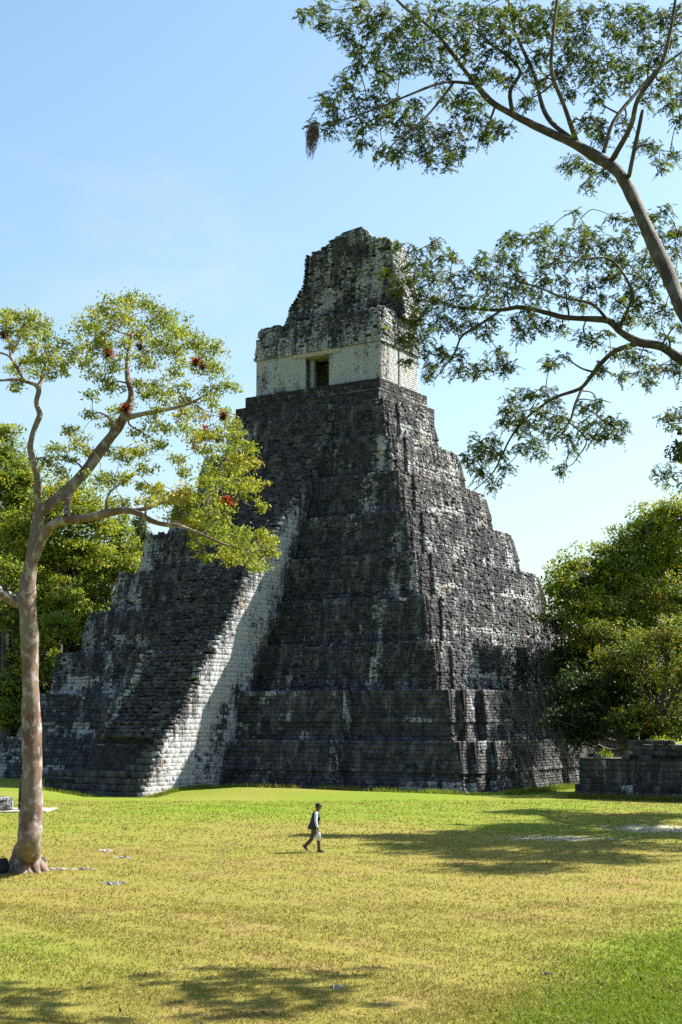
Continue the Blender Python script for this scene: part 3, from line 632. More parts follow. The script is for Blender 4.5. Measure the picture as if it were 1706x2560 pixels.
def forest_tree(name, label, cat, base, lobes, pal, leaf=0.30, dens=1.0, trunk_r=0.35, group=None, bark=None, droop=0.0, inner=0.25):
    """lobes: (x, y, z, rx, rz) in metres"""
    root = empty(name, base); tag(root, label, cat, group); inv = -np.array(base, float)
    tr = Acc(); lob = np.array(lobes, float); top = lob[np.argmax(lob[:, 2])]
    ctr = np.array([lob[:, 0].mean(), lob[:, 1].mean()])
    fork = np.array([base[0] * 0.6 + ctr[0] * 0.4, base[1] * 0.6 + ctr[1] * 0.4, max(base[2] + 2.0, lob[:, 2].min() - lob[:, 4].max() * 0.3)])
    b0 = np.array(base, float)
    path = spline([b0 - Z * 0.4, b0 + (fork - b0) * 0.35 + R.normal(0, 0.15, 3), b0 + (fork - b0) * 0.7 + R.normal(0, 0.2, 3), fork], 5)
    vv_, ff = tube(path + inv, np.linspace(trunk_r * 1.25, trunk_r * 0.75, len(path)), 9, 0.06); tr.add(vv_, ff)
    for q in lob:
        e = q[:3] + np.array([0, 0, q[4] * 0.3]); mid = (fork + e) / 2 + R.normal(0, 0.5, 3); path = spline([fork, mid, e], 5)
        vv_, ff = tube(path + inv, np.linspace(trunk_r * 0.5, 0.05, len(path)), 6, 0.05); tr.add(vv_, ff)
        for _ in range(5):
            d = rand_dirs(1)[0]; d[2] = abs(d[2]) * 0.6; s = path[len(path) // 2 + R.integers(0, 3)]; t = q[:3] + d * np.array([q[3], q[3], q[4]]) * 0.9
            p2 = spline([s, (s + t) / 2 + R.normal(0, 0.3, 3), t], 3); vv_, ff = tube(p2 + inv, np.linspace(trunk_r * 0.2, 0.03, len(p2)), 5); tr.add(vv_, ff)
    link('trunk', tr.mesh('trunk', None, True), bark or M_TRUNK, root)
    cr_ = Acc()
    for q in lob:
        rr = np.array([q[3], q[3], q[4]]); area = 4 * math.pi * q[3] * q[4]
        nc = max(12, int(area * 1.1)); d = rand_dirs(nc); d[:, 2] = np.where(d[:, 2] < -0.55, -d[:, 2] * 0.5, d[:, 2])
        wob = 1 + 0.16 * np.sin(d[:, 0] * 5 + q[0]) * np.sin(d[:, 1] * 4 + q[1]) + 0.14 * np.sin(d[:, 2] * 6 + q[2])
        cc = q[:3] + d * rr * (R.uniform(0.72, 1.04, nc) * wob)[:, None]
        crad = R.uniform(0.45, 0.95, nc)
        base_t = pick_tints(nc, pal)
        nl = (crad ** 2 * 44 / (leaf / 0.3) ** 2 * dens).astype(int) + 4; idx = np.repeat(np.arange(nc), nl); n = len(idx)
        off = rand_dirs(n) * (R.random(n) ** 0.45 * crad[idx])[:, None]; off[:, 2] *= 0.62; off[:, 2] -= droop * np.abs(off[:, 0])
        pos = cc[idx] + off
        nrm = rand_dirs(n) * 0.8 + Z * 0.75 + d[idx] * 0.5; dirn = rand_dirs(n) + d[idx] * 0.5 - Z * 0.35
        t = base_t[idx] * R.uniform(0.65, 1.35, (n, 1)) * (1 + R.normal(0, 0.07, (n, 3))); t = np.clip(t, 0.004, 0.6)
        vv_, ff, tt = leaves(pos + inv, dirn, nrm, leaf * R.uniform(0.7, 1.25, n), leaf * 0.52 * R.uniform(0.7, 1.2, n), t, 0.02); cr_.add(vv_, ff, tt)
        # leaves inside the lobe, darkened: the crown's inner shade put into their colour
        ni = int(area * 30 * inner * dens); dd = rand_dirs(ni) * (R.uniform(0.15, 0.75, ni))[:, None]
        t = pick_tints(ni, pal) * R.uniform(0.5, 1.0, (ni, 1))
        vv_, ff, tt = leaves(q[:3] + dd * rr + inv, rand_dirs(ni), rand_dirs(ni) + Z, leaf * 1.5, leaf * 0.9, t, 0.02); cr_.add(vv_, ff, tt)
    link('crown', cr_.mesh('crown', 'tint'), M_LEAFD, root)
    return root
def lobes_px(lst, d, dj=2.0, k=0.9):
    out = []
    for (px, py, r) in lst:
        dd = d + R.uniform(-dj, dj); c = at(px, py, dd); rm = r * dd / FPX; out.append((c[0], c[1], c[2], rm * 1.05, rm * k))
    return out
YG = [(0.249, 0.273, 0.018, 3), (0.185, 0.249, 0.020, 3), (0.325, 0.296, 0.018, 1.2), (0.108, 0.177, 0.020, 2)]
MG = [(0.176, 0.237, 0.022, 3), (0.125, 0.180, 0.022, 3), (0.268, 0.279, 0.022, 1.5)]
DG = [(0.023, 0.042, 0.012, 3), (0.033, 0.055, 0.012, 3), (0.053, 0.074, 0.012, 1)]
OR = [(0.154, 0.182, 0.017, 3), (0.160, 0.149, 0.019, 1.2), (0.100, 0.155, 0.017, 3), (0.178, 0.133, 0.019, 0.4)]

# ------------------------------------------------------------------ forest on the left
def tree_px(name, label, foot_px, d, lst, pal, **kw):
    b0 = at(foot_px, 1792, d); forest_tree(name, label, 'tree', (b0[0], b0[1], 0), lobes_px(lst, d, kw.pop('dj', 2.0), kw.pop('k', 0.9)), pal, **kw)
GL = 'forest trees left of the pyramid'
tree_px('forest_tree', 'tall dark green tree with pointed crown at the far left edge of the photograph', 15, 128, [(5, 1085, 38), (15, 1140, 52), (30, 1215, 70), (75, 1190, 55), (60, 1270, 70), (-60, 1200, 80)], MG, leaf=0.33, group=GL)
tree_px('forest_tree', 'broad yellow-green tree directly behind the forking copper-barked tree', 150, 124, [(50, 1340, 80), (130, 1275, 70), (180, 1240, 60), (225, 1300, 75), (150, 1370, 80), (75, 1420, 80), (210, 1390, 70)], YG, leaf=0.31, group=GL)
tree_px('forest_tree', 'green tree with drooping lower crown in front of the other left-hand trees', 70, 120, [(110, 1500, 75), (50, 1540, 80), (140, 1580, 65), (85, 1630, 65), (165, 1500, 55), (30, 1440, 60), (120, 1680, 40)], MG, leaf=0.30, group=GL)
tree_px('forest_tree', 'dark green tree touching the stepped left edge of the pyramid', 275, 132, [(260, 1430, 70), (300, 1380, 55), (240, 1500, 70), (285, 1330, 45), (200, 1560, 60), (320, 1430, 50)], MG, leaf=0.31, group=GL)
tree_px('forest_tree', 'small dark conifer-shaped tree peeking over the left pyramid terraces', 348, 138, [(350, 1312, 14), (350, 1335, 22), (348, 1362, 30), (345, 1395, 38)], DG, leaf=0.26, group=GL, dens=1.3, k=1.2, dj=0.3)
tree_px('forest_tree', 'leafy understory tree behind the foot of the copper-barked trunk', 30, 116, [(25, 1725, 55), (60, 1690, 45), (5, 1790, 55), (-50, 1740, 80), (45, 1800, 40)], MG, leaf=0.30, group=GL)
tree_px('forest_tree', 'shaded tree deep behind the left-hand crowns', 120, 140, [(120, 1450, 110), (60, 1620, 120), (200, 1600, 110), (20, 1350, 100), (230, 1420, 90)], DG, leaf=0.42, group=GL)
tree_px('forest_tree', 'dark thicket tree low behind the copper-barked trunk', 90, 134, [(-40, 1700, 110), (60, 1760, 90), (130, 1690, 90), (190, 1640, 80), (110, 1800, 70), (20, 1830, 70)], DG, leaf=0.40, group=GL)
# ------------------------------------------------------------------ forest on the right
GR = 'forest trees right of the pyramid'
tree_px('forest_tree', 'rounded yellow-green tree leaning against the right flank of the pyramid', 1560, 105, [(1500, 1430, 75), (1455, 1480, 65), (1420, 1430, 50), (1410, 1500, 55), (1390, 1470, 35), (1480, 1540, 70), (1540, 1490, 70), (1460, 1600, 55), (1490, 1640, 50)], YG, leaf=0.27, group=GR)
tree_px('forest_tree', 'tallest sunlit olive tree of the right-hand forest edge', 1650, 106, [(1640, 1310, 70), (1590, 1350, 60), (1700, 1290, 70), (1550, 1390, 55), (1640, 1400, 80), (1720, 1380, 80), (1590, 1440, 60)], YG, leaf=0.27, group=GR)
tree_px('forest_tree', 'orange-tinged tree spilling over the low stone platform', 1640, 93, [(1600, 1640, 75), (1670, 1600, 75), (1560, 1700, 60), (1640, 1720, 75), (1710, 1700, 70), (1690, 1790, 60), (1600, 1790, 50), (1530, 1640, 45), (1555, 1800, 40), (1650, 1815, 42), (1710, 1825, 45)], OR, leaf=0.25, group=GR, dens=0.8, droop=0.2)
tree_px('forest_tree', 'twiggy brown-green tree in the middle of the right-hand forest edge', 1580, 101, [(1560, 1540, 65), (1630, 1510, 70), (1700, 1500, 70), (1510, 1590, 45)], OR, leaf=0.26, group=GR, dens=0.75)
tree_px('forest_tree', 'deeply shaded tree beside the lower right corner of the pyramid', 1440, 108, [(1440, 1650, 80), (1400, 1560, 50), (1480, 1740, 80), (1430, 1780, 60), (1540, 1650, 80)], DG, leaf=0.30, group=GR)  # shade of the understory gap put into the dark leaf colours
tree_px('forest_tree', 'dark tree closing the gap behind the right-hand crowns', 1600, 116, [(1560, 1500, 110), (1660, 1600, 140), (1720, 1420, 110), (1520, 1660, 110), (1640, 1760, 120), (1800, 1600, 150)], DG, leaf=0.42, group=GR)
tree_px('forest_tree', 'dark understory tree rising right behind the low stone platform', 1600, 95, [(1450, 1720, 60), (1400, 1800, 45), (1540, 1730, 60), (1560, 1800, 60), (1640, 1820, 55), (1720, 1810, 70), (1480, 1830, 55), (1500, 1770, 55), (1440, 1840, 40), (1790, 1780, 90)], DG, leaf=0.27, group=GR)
# tree whose crown tip enters at the right edge and whose shade lies across the grass
lb = [(16.5, 65.0, 17.4, 0.8, 0.9), (17.6, 66.0, 19.0, 0.9, 0.8), (20.4, 65.0, 18.4, 1.8, 1.2), (22.2, 61.0, 19.4, 2.3, 1.3), (22.8, 66.0, 17.6, 2.4, 1.2), (24.0, 70.0, 15.8, 2.8, 1.3), (25.5, 64.0, 20.5, 2.8, 1.5), (26.5, 68.0, 18.5, 3.0, 1.5), (28.5, 72.0, 16.0, 3.0, 1.4), (28.0, 62.0, 19.5, 3.0, 1.5), (31.5, 67.0, 18.0, 3.2, 1.6), (25.0, 58.5, 20.5, 2.2, 1.1), (27.0, 75.0, 14.5, 2.6, 1.2), (25.0, 79.0, 15.0, 2.6, 1.1), (25.0, 53.5, 20.0, 2.3, 1.1), (27.5, 56.5, 19.0, 2.6, 1.2), (31.0, 77.0, 16.0, 2.8, 1.2), (32.0, 60.0, 18.0, 2.8, 1.2)]
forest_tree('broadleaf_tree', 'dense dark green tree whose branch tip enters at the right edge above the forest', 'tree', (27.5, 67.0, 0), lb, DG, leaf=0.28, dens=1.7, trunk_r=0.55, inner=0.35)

# ================================================================== traced trees
def traced_tree(name, label, base, limbs, clumps, bark, twig_r, leaf_fn, seg=4, max_r=0.07):
    """limbs: lists of (point, radius); clumps: (centre, radius). Twigs grow from the nearest wood to every clump."""
    root = empty(name, base); tag(root, label, 'tree'); inv = -np.array(base, float)
    wood = Acc(); pool = []
    for k_, lm in enumerate(limbs):
        P = np.array([np.append(p, r) for p, r in lm]); Q = spline(P, seg)
        vv_, ff = tube(Q[:, :3] + inv, np.maximum(Q[:, 3], 0.008), 10 if P[0, 3] > 0.1 else 7, 0.07, k_); wood.add(vv_, ff)
        pool += [np.append(q[:3], q[3]) for q in Q[1:]]
    link('trunk', wood.mesh('trunk', None, True), bark, root)
    pool = np.array(pool); tw = Acc()
    todo = [np.append(c, r) for c, r in clumps]; todo = np.array(todo)
    dmin = np.full(len(todo), 1e9); arg = np.zeros(len(todo), int)
    def upd(lo):
        D = np.linalg.norm(todo[:, None, :3] - pool[None, lo:, :3], axis=2) ; j = D.argmin(1); m = D[np.arange(len(todo)), j]
        s = m < dmin; dmin[s] = m[s]; arg[s] = j[s] + lo
    upd(0); done = np.zeros(len(todo), bool); lf = Acc()
    while not done.all():
        i = np.where(done, 1e9, dmin).argmin(); done[i] = True
        s, e, r = pool[arg[i]], todo[i, :3], todo[i, 3]
        Ln = np.linalg.norm(e - s[:3]); r0 = min(max(0.012, min(s[3] * 0.6, twig_r * (0.6 + Ln))), max_r)
        bend = R.normal(0, 0.10, 3) * Ln; bend[2] += 0.05 * Ln
        path = spline([s[:3], s[:3] + (e - s[:3]) * 0.4 + bend, s[:3] + (e - s[:3]) * 0.75 + bend * 0.7 + R.normal(0, 0.04, 3) * Ln, e], 4)
        rr = np.linspace(r0, max(0.007, r0 * 0.45), len(path)); vv_, ff = tube(path + inv, rr, 5); tw.add(vv_, ff)
        lo = len(pool); pool = np.concatenate([pool, np.concatenate([path[3:], rr[3:, None]], 1)]); upd(lo)
        for _ in range(5):
            d = rand_dirs(1)[0]; t = e + d * r * R.uniform(0.6, 1.0); m = path[R.integers(len(path) * 2 // 3, len(path))]
            p2 = np.array([m, (m + t) / 2 + R.normal(0, 0.1, 3) * r, t]); vv_, ff = tube(p2 + inv, np.array([0.008, 0.006, 0.004]) * (twig_r / 0.03), 4); tw.add(vv_, ff)
        lf.add(*leaf_fn(e + inv, r))
    link('twigs', tw.mesh('twigs', None, True), bark, root)
    link('crown', lf.mesh('crown', 'tint'), M_LEAF, root)
    return root, pool
def conv(lst, ox, oy, sc): return [(ox + x / sc, oy + y / sc, *rest) for x, y, *rest in lst]

# ---- copper-barked tree on the left
DG0 = 43.8
base = onground(62, 2180)
base = np.array([base[0], base[1], gz(base[0], base[1])])
def LP(lst, d=DG0): return [(at(x, y, d + dd), r * d / FPX) for x, y, r, dd in lst]
GLIMB = [
    [(base + Z * -0.3, 0.66), (base + Z * 0.05, 0.56), (base + Z * 0.30 + np.array([0.03, 0, 0]), 0.47), (base + Z * 0.60 + np.array([0.08, 0, 0]), 0.42)] + LP([(73, 2105, 31, 0), (78, 2050, 28, 0), (81, 1960, 26, 0), (80, 1850, 24, 0), (77, 1740, 22, 0), (76, 1650, 21, 0), (73, 1570, 22, 0), (68, 1500, 23, 0), (72, 1445, 18, 0), (82, 1390, 17, 0), (91, 1335, 16, 0), (97, 1283, 15, 0)]),
    LP([(97, 1285, 14, 0), (134, 1256, 15, .1), (179, 1216, 15, .3), (223, 1167, 14, .5), (254, 1122, 14, .6), (286, 1082, 13, .6), (308, 1046, 12, .5), (328, 990, 8, .5), (320, 948, 7, .6), (318, 900, 5, .8), (330, 840, 4, 1)]),
    LP([(308, 1046, 8, .5), (335, 1040, 7, .2), (366, 1033, 6, -.1), (415, 1024, 5, -.4), (470, 1010, 3.5, -.6), (520, 985, 2.5, -.9)]),
    LP([(97, 1285, 10, 0), (93, 1229, 9, -.1), (95, 1200, 8.5, -.1), (85, 1160, 8, -.2), (76, 1117, 7.5, -.2), (86, 1073, 7, -.3), (100, 1037, 7, -.3), (91, 1008, 6.5, -.3), (97, 970, 6, -.3), (70, 955, 4, -.5), (45, 948, 4, -.8), (0, 951, 3, -1), (-40, 945, 2, -1)]),
    LP([(60, 950, 3.5, -.6), (40, 915, 3.5, -.4), (22, 890, 3, -.2), (0, 882, 2.5, 0), (-30, 870, 2, .3)]),
    LP([(24, 892, 3, -.2), (40, 865, 2.5, .2), (58, 835, 2, .4), (62, 815, 1.5, .6)]),
    LP([(98, 970, 5, -.3), (104, 950, 4, .2), (110, 920, 3, .6), (125, 890, 2, .8)]),
    LP([(85, 1400, 11, -.1), (100, 1365, 12, -.25), (125, 1318, 12, -.5), (170, 1300, 11, -.8), (223, 1294, 10, -1), (268, 1283, 10, -1.2), (312, 1276, 9, -1.4), (348, 1285, 7, -1.6), (379, 1302, 6.5, -1.7), (411, 1311, 6, -1.8), (445, 1314, 5, -1.9), (490, 1330, 3.5, -2), (560, 1360, 2.5, -2.2), (620, 1375, 1.5, -2.3)]),
    LP([(330, 1277, 6, -1.4), (370, 1270, 5, -1.2), (402, 1258, 4, -1), (460, 1245, 3, -.8), (540, 1230, 2, -.8)]),
    LP([(176, 1228, 8, .3), (170, 1250, 8, -.1), (167, 1292, 7, -.7)]),
    LP([(268, 1280, 5, -1.2), (266, 1262, 4, -1.3), (271, 1240, 3.5, -1.3), (280, 1225, 2.5, -1.3), (310, 1205, 2, -1.2)]),
    LP([(55, 1500, 12, 0), (40, 1508, 12, -.1), (20, 1495, 11, -.3), (0, 1482, 10, -.5), (-40, 1450, 8, -.9), (-80, 1400, 6, -1.2)]),
]
GC = conv([(740,170,70),(820,180,60),(620,200,70),(520,260,70),(700,260,80),(860,250,80),(960,270,70),(470,330,70),(600,340,80),(780,350,80),(920,360,80),(1030,350,70),(1100,400,70),(440,420,60),(540,430,70),(700,430,70),(850,450,70),(980,450,70),(1150,450,60),(1220,430,50),(500,510,60),(640,540,60),(820,520,60),(1000,540,60),(1130,530,70),(1210,540,60),(560,600,60),(620,650,60),(780,640,50),(900,640,60),(1000,650,50),(1180,640,60),(1280,640,50),(520,690,40),(700,760,50),(830,700,60),(960,720,60),(1060,720,50),(1200,720,50),(520,790,40),(620,800,50),(860,800,50),(1040,800,60),(1130,800,50),(1250,800,50),(1300,850,50),(600,870,40),(800,900,60),(900,880,50),(1010,880,60),(1150,900,60),(1240,920,60),(1310,920,50),(1390,980,50),(760,980,60),(900,980,50),(980,1050,50),(1100,960,50),(1180,1000,60),(1270,1020,60),(1350,1050,60),(1420,1070,40),(700,1040,60),(620,1010,40),(380,900,50),(430,960,60),(320,1010,60),(280,1060,50),(400,1040,40),(520,1000,40),(330,1120,50),(560,1160,60),(640,1170,60),(720,1150,50),(820,1090,50),(1030,1110,50),(1190,1110,60),(1300,1100,60),(830,1200,50),(900,1210,60),(980,1230,60),(1060,1220,60),(1150,1200,60),(1240,1190,60),(1330,1190,60),(1430,1190,50),(1470,1300,40),(820,1280,50),(920,1280,60),(1010,1300,60),(1100,1290,60),(1180,1290,50),(1390,1230,50),(980,1370,50),(1070,1380,60),(1160,1360,60),(1250,1370,60),(1080,1450,60),(1160,1450,60),(1250,1450,60),(1340,1480,60),(1430,1470,50),(1490,1500,40),(1130,1530,50),(1220,1540,60),(1310,1560,60),(1400,1560,60),(1480,1570,60),(1530,1560,40),(1150,1600,40),(1280,1620,50),(1380,1630,50),(1460,1640,50),(690,1380,40),(640,1300,40),(690,1290,40),
    (60,270,60),(140,260,60),(220,280,60),(30,330,50),(110,340,60),(200,350,60),(270,380,50),(340,420,50),(60,420,40),(280,450,50),(180,430,40),(160,510,60),(240,510,60),(320,500,60),(390,480,50),(90,560,50),(200,570,50),(280,570,40),(110,620,40),(90,660,30),(20,250,50),(370,560,30)], 0, 680, 2.24)
for a in np.linspace(0.3, 2 * math.pi + 0.3, 8)[:-1]:            # root flare
    dr = np.array([math.cos(a), math.sin(a), 0]); k_ = R.uniform(0.85, 1.25)
    GLIMB.append([(base + Z * 0.85 + dr * 0.16, 0.17), (base + Z * 0.32 + dr * 0.34, 0.19), (base + Z * 0.04 + dr * 0.56 * k_, 0.15), (base - Z * 0.14 + dr * 0.78 * k_, 0.08)])
GCL = []
for x, y, r in GC:
    dd = R.normal(0, 1.5) + (-1.2 if y > 1190 else 0.3); dd = float(np.clip(dd, -3.4, 3.2)); GCL.append((at(x, y, DG0 + dd), r / 2.24 * (DG0 + dd) / FPX * 1.32))
GPAL = [(0.227, 0.258, 0.025, 3), (0.176, 0.233, 0.030, 3), (0.309, 0.301, 0.025, 1.5), (0.117, 0.162, 0.029, 1.6), (0.335, 0.240, 0.035, 0.5)]
def gumbo_leaf(e, r):
    n = int(190 * (r / 0.37) ** 2) + 25
    # small flat sprays with gaps between them
    ns = 7; sc_ = e + rand_dirs(ns) * (R.uniform(0.35, 0.95, ns) * r)[:, None] * np.array([1, 1, 0.75]); idx = R.integers(0, ns, n)
    pos = sc_[idx] + R.normal(0, 1, (n, 3)) * r * np.array([0.30, 0.30, 0.19])
    t = pick_tints(1, GPAL)[0] * 0.45 + pick_tints(n, GPAL) * 0.55; t = np.clip(t * R.uniform(0.6, 1.4, (n, 1)), 0.004, 0.6)
    return leaves(pos, rand_dirs(n) - Z * 0.4, rand_dirs(n) + Z * 0.8, 0.122 * R.uniform(0.65, 1.3, n), 0.058 * R.uniform(0.7, 1.2, n), t, 0.006)
GT, gpool = traced_tree('copper_barked_tree', 'tall tree with peeling copper bark and forked limbs at the left', base, GLIMB, GCL, M_GUMBO, 0.03, gumbo_leaf)

# ---- feathery-leaved tree reaching in from the right
def LQ(lst): return [(at(x, y, d), r * 0.76 * d / FPX) for x, y, r, d in lst]
tb_ = np.array([12.6, 23.4, 0.0])
RL = [
    [(tb_ - Z * 0.3, 0.62), (tb_ + Z * 0.8, 0.48), (tb_ + np.array([0.0, 0.3, 5]), 0.42), (tb_ + np.array([-1.2, 0.6, 8.5]), 0.36), (at(1840, 900, 24.6), 0.30)],
    [(at(1840, 900, 24.6), 0.27)] + LQ([(1760, 850, 28, 25.0), (1706, 773, 26, 25.4), (1673, 690, 25, 25.7), (1624, 587, 24, 26.0), (1590, 509, 22, 26.2), (1562, 455, 20, 26.3), (1535, 419, 21, 26.4), (1485, 388, 20, 26.6), (1430, 357, 16, 26.8), (1356, 323, 14, 27.0), (1282, 286, 12, 27.2), (1227, 253, 11, 27.3), (1184, 203, 9, 27.4), (1147, 154, 8, 27.6), (1110, 105, 7, 27.8), (1060, 55, 6, 28), (1005, 12, 5, 28.2), (960, -40, 4, 28.4)]),
    LQ([(1445, 362, 10, 26.8), (1411, 265, 8, 26.5), (1381, 185, 7, 26.2), (1381, 111, 6, 26.0), (1393, 0, 5, 25.8), (1400, -60, 4, 25.6)]),
    LQ([(1436, 352, 10, 26.8), (1381, 308, 9, 27.1), (1356, 265, 8, 27.3), (1338, 191, 7, 27.6), (1307, 123, 6, 28), (1282, 60, 5, 28.2), (1270, -10, 4, 28.4)]),
    LQ([(1282, 286, 9, 27.2), (1276, 228, 7, 27), (1301, 179, 6, 26.8), (1264, 136, 5, 26.6), (1220, 105, 4, 26.4), (1180, 60, 3, 26.2)]),
    LQ([(1190, 210, 6, 27.4), (1140, 205, 5.5, 27.2), (1097, 209, 5, 27.0), (1017, 240, 4, 26.7), (943, 271, 3.2, 26.5), (851, 302, 2.5, 26.3), (802, 314, 2, 26.2)]),
    LQ([(1135, 206, 4.5, 27.2), (1085, 271, 4, 27.0), (1036, 320, 3.5, 26.8), (986, 357, 3, 26.6), (970, 385, 2, 26.5)]),
    LQ([(1530, 400, 10, 26.4), (1541, 382, 10, 26.2), (1578, 314, 9, 25.9), (1596, 246, 8, 25.7), (1652, 166, 7, 25.5), (1676, 80, 6, 25.4), (1689, 0, 5, 25.3), (1700, -60, 4, 25.2)]),
    LQ([(1510, 380, 8, 26.5), (1535, 302, 7, 26.6), (1590, 234, 6, 26.8), (1633, 185, 5.5, 27), (1706, 129, 4.5, 27.2), (1760, 90, 3, 27.4)]),
    LQ([(1572, 440, 8, 26.3), (1575, 431, 8, 26.1), (1590, 357, 7, 26), (1606, 280, 6.5, 25.9), (1606, 279, 1, 25.9)]),
    [(tb_ + np.array([-0.9, 0.55, 7.6]), 0.26), (at(1900, 1010, 26.0), 0.20)] + LQ([(1790, 950, 18, 27.4), (1706, 900, 17, 28.2), (1653, 866, 16, 28.6), (1600, 856, 14, 28.9), (1555, 832, 12, 29.1), (1521, 802, 11, 29.3), (1468, 797, 10, 29.5), (1409, 793, 9, 29.7), (1360, 780, 8, 29.9), (1301, 768, 8, 30.1), (1253, 775, 6, 30.3), (1194, 773, 5, 30.5), (1145, 768, 4, 30.7), (1101, 753, 3, 30.8), (1040, 735, 2, 30.9)]),
    LQ([(1600, 858, 9, 28.9), (1541, 876, 8.5, 29.1), (1502, 910, 8, 29.3), (1472, 949, 7, 29.5), (1448, 973, 6.5, 29.6), (1390, 993, 5, 29.8), (1345, 1022, 4.5, 30), (1311, 1051, 4, 30.1), (1277, 1095, 3.5, 30.2), (1253, 1144, 3, 30.3), (1228, 1188, 2.5, 30.4), (1184, 1227, 1.5, 30.5)]),
    LQ([(1458, 965, 5, 29.6), (1438, 1012, 4.5, 29.4), (1424, 1056, 4, 29.3), (1395, 1081, 3, 29.2), (1370, 1110, 2, 29.1)]),
    LQ([(1424, 1056, 3, 29.3), (1467, 1100, 2.5, 29.2), (1440, 1150, 1.8, 29.2)]),
    LQ([(1253, 776, 5, 30.3), (1199, 812, 4.5, 30.1), (1155, 841, 4, 30), (1135, 885, 3, 29.9), (1087, 949, 1.5, 29.8)]),
    LQ([(1545, 828, 7, 29.1), (1575, 760, 6, 28.8), (1580, 725, 5, 28.6), (1530, 650, 4, 28.4), (1458, 646, 3, 28.2)]),
    LQ([(1521, 802, 6, 29.3), (1480, 760, 5, 29), (1409, 744, 4, 28.8), (1350, 720, 3, 28.6), (1260, 690, 2, 28.4)]),
]
CA = conv([(30,50,40),(100,30,50),(120,95,40),(190,100,50),(210,150,40),(250,30,60),(300,110,60),(350,50,60),(370,150,60),(260,200,50),(330,220,60),(250,270,50),(340,290,50),(360,320,40),(190,320,40),(430,100,60),(450,190,70),(430,260,60),(500,60,60),(520,150,60),(520,240,60),(580,40,60),(610,110,60),(600,200,60),(600,290,50),(680,60,60),(690,140,60),(690,220,50),(760,40,60),(770,120,60),(780,210,50),(840,60,60),(850,140,60),(900,50,60),(930,130,60),(870,220,50),(960,60,60),(1000,120,50),(1040,60,60),(1100,40,60),(1090,120,60),(1180,60,60),(1160,150,60),(1110,210,60),(1190,230,60),(1000,220,50),(950,270,50),(1080,290,60),(1180,300,60),(1260,250,60),(1240,330,50),(1000,330,40),(800,300,50),(740,290,40),(860,320,40),(940,400,40),(1230,400,40),(1280,120,50),(1260,40,40),(1340,60,60),(1330,150,50),(1400,100,60),(1420,190,50),(1400,40,50),(1480,80,60),(1540,60,50),(1520,170,60),(1460,240,50),(1340,260,60),(1400,300,50),(1330,350,50),(1500,330,60),(1550,280,50),(1560,380,40),(1430,400,40),(1520,420,40),(1560,480,40),(1200,480,40),(1170,500,30),(1240,560,40),(1220,520,40),(1320,500,40),(1100,370,40),
    (150,400,50),(210,360,40),(110,410,30),(170,480,50),(70,500,30),(130,530,30),(250,420,50),(270,500,50),(330,390,50),(350,470,50),(270,570,50),(400,420,50),(430,480,60),(360,620,50),(430,560,50),(480,430,50),(500,520,60),(420,620,40),(510,600,50),(560,540,60),(540,650,40),(600,600,50),(640,530,50),(620,650,40),(670,610,40),(660,430,50),(720,480,50),(740,420,40),(790,510,50),(760,550,40),(840,530,40),(700,380,40),(600,390,50),(1110,670,40),(1140,650,40),(1200,690,40),(1190,750,30),(1250,700,30),(1450,590,40),(1480,670,30),(1400,590,30),(1530,620,30)], 740, 0, 1.6232)
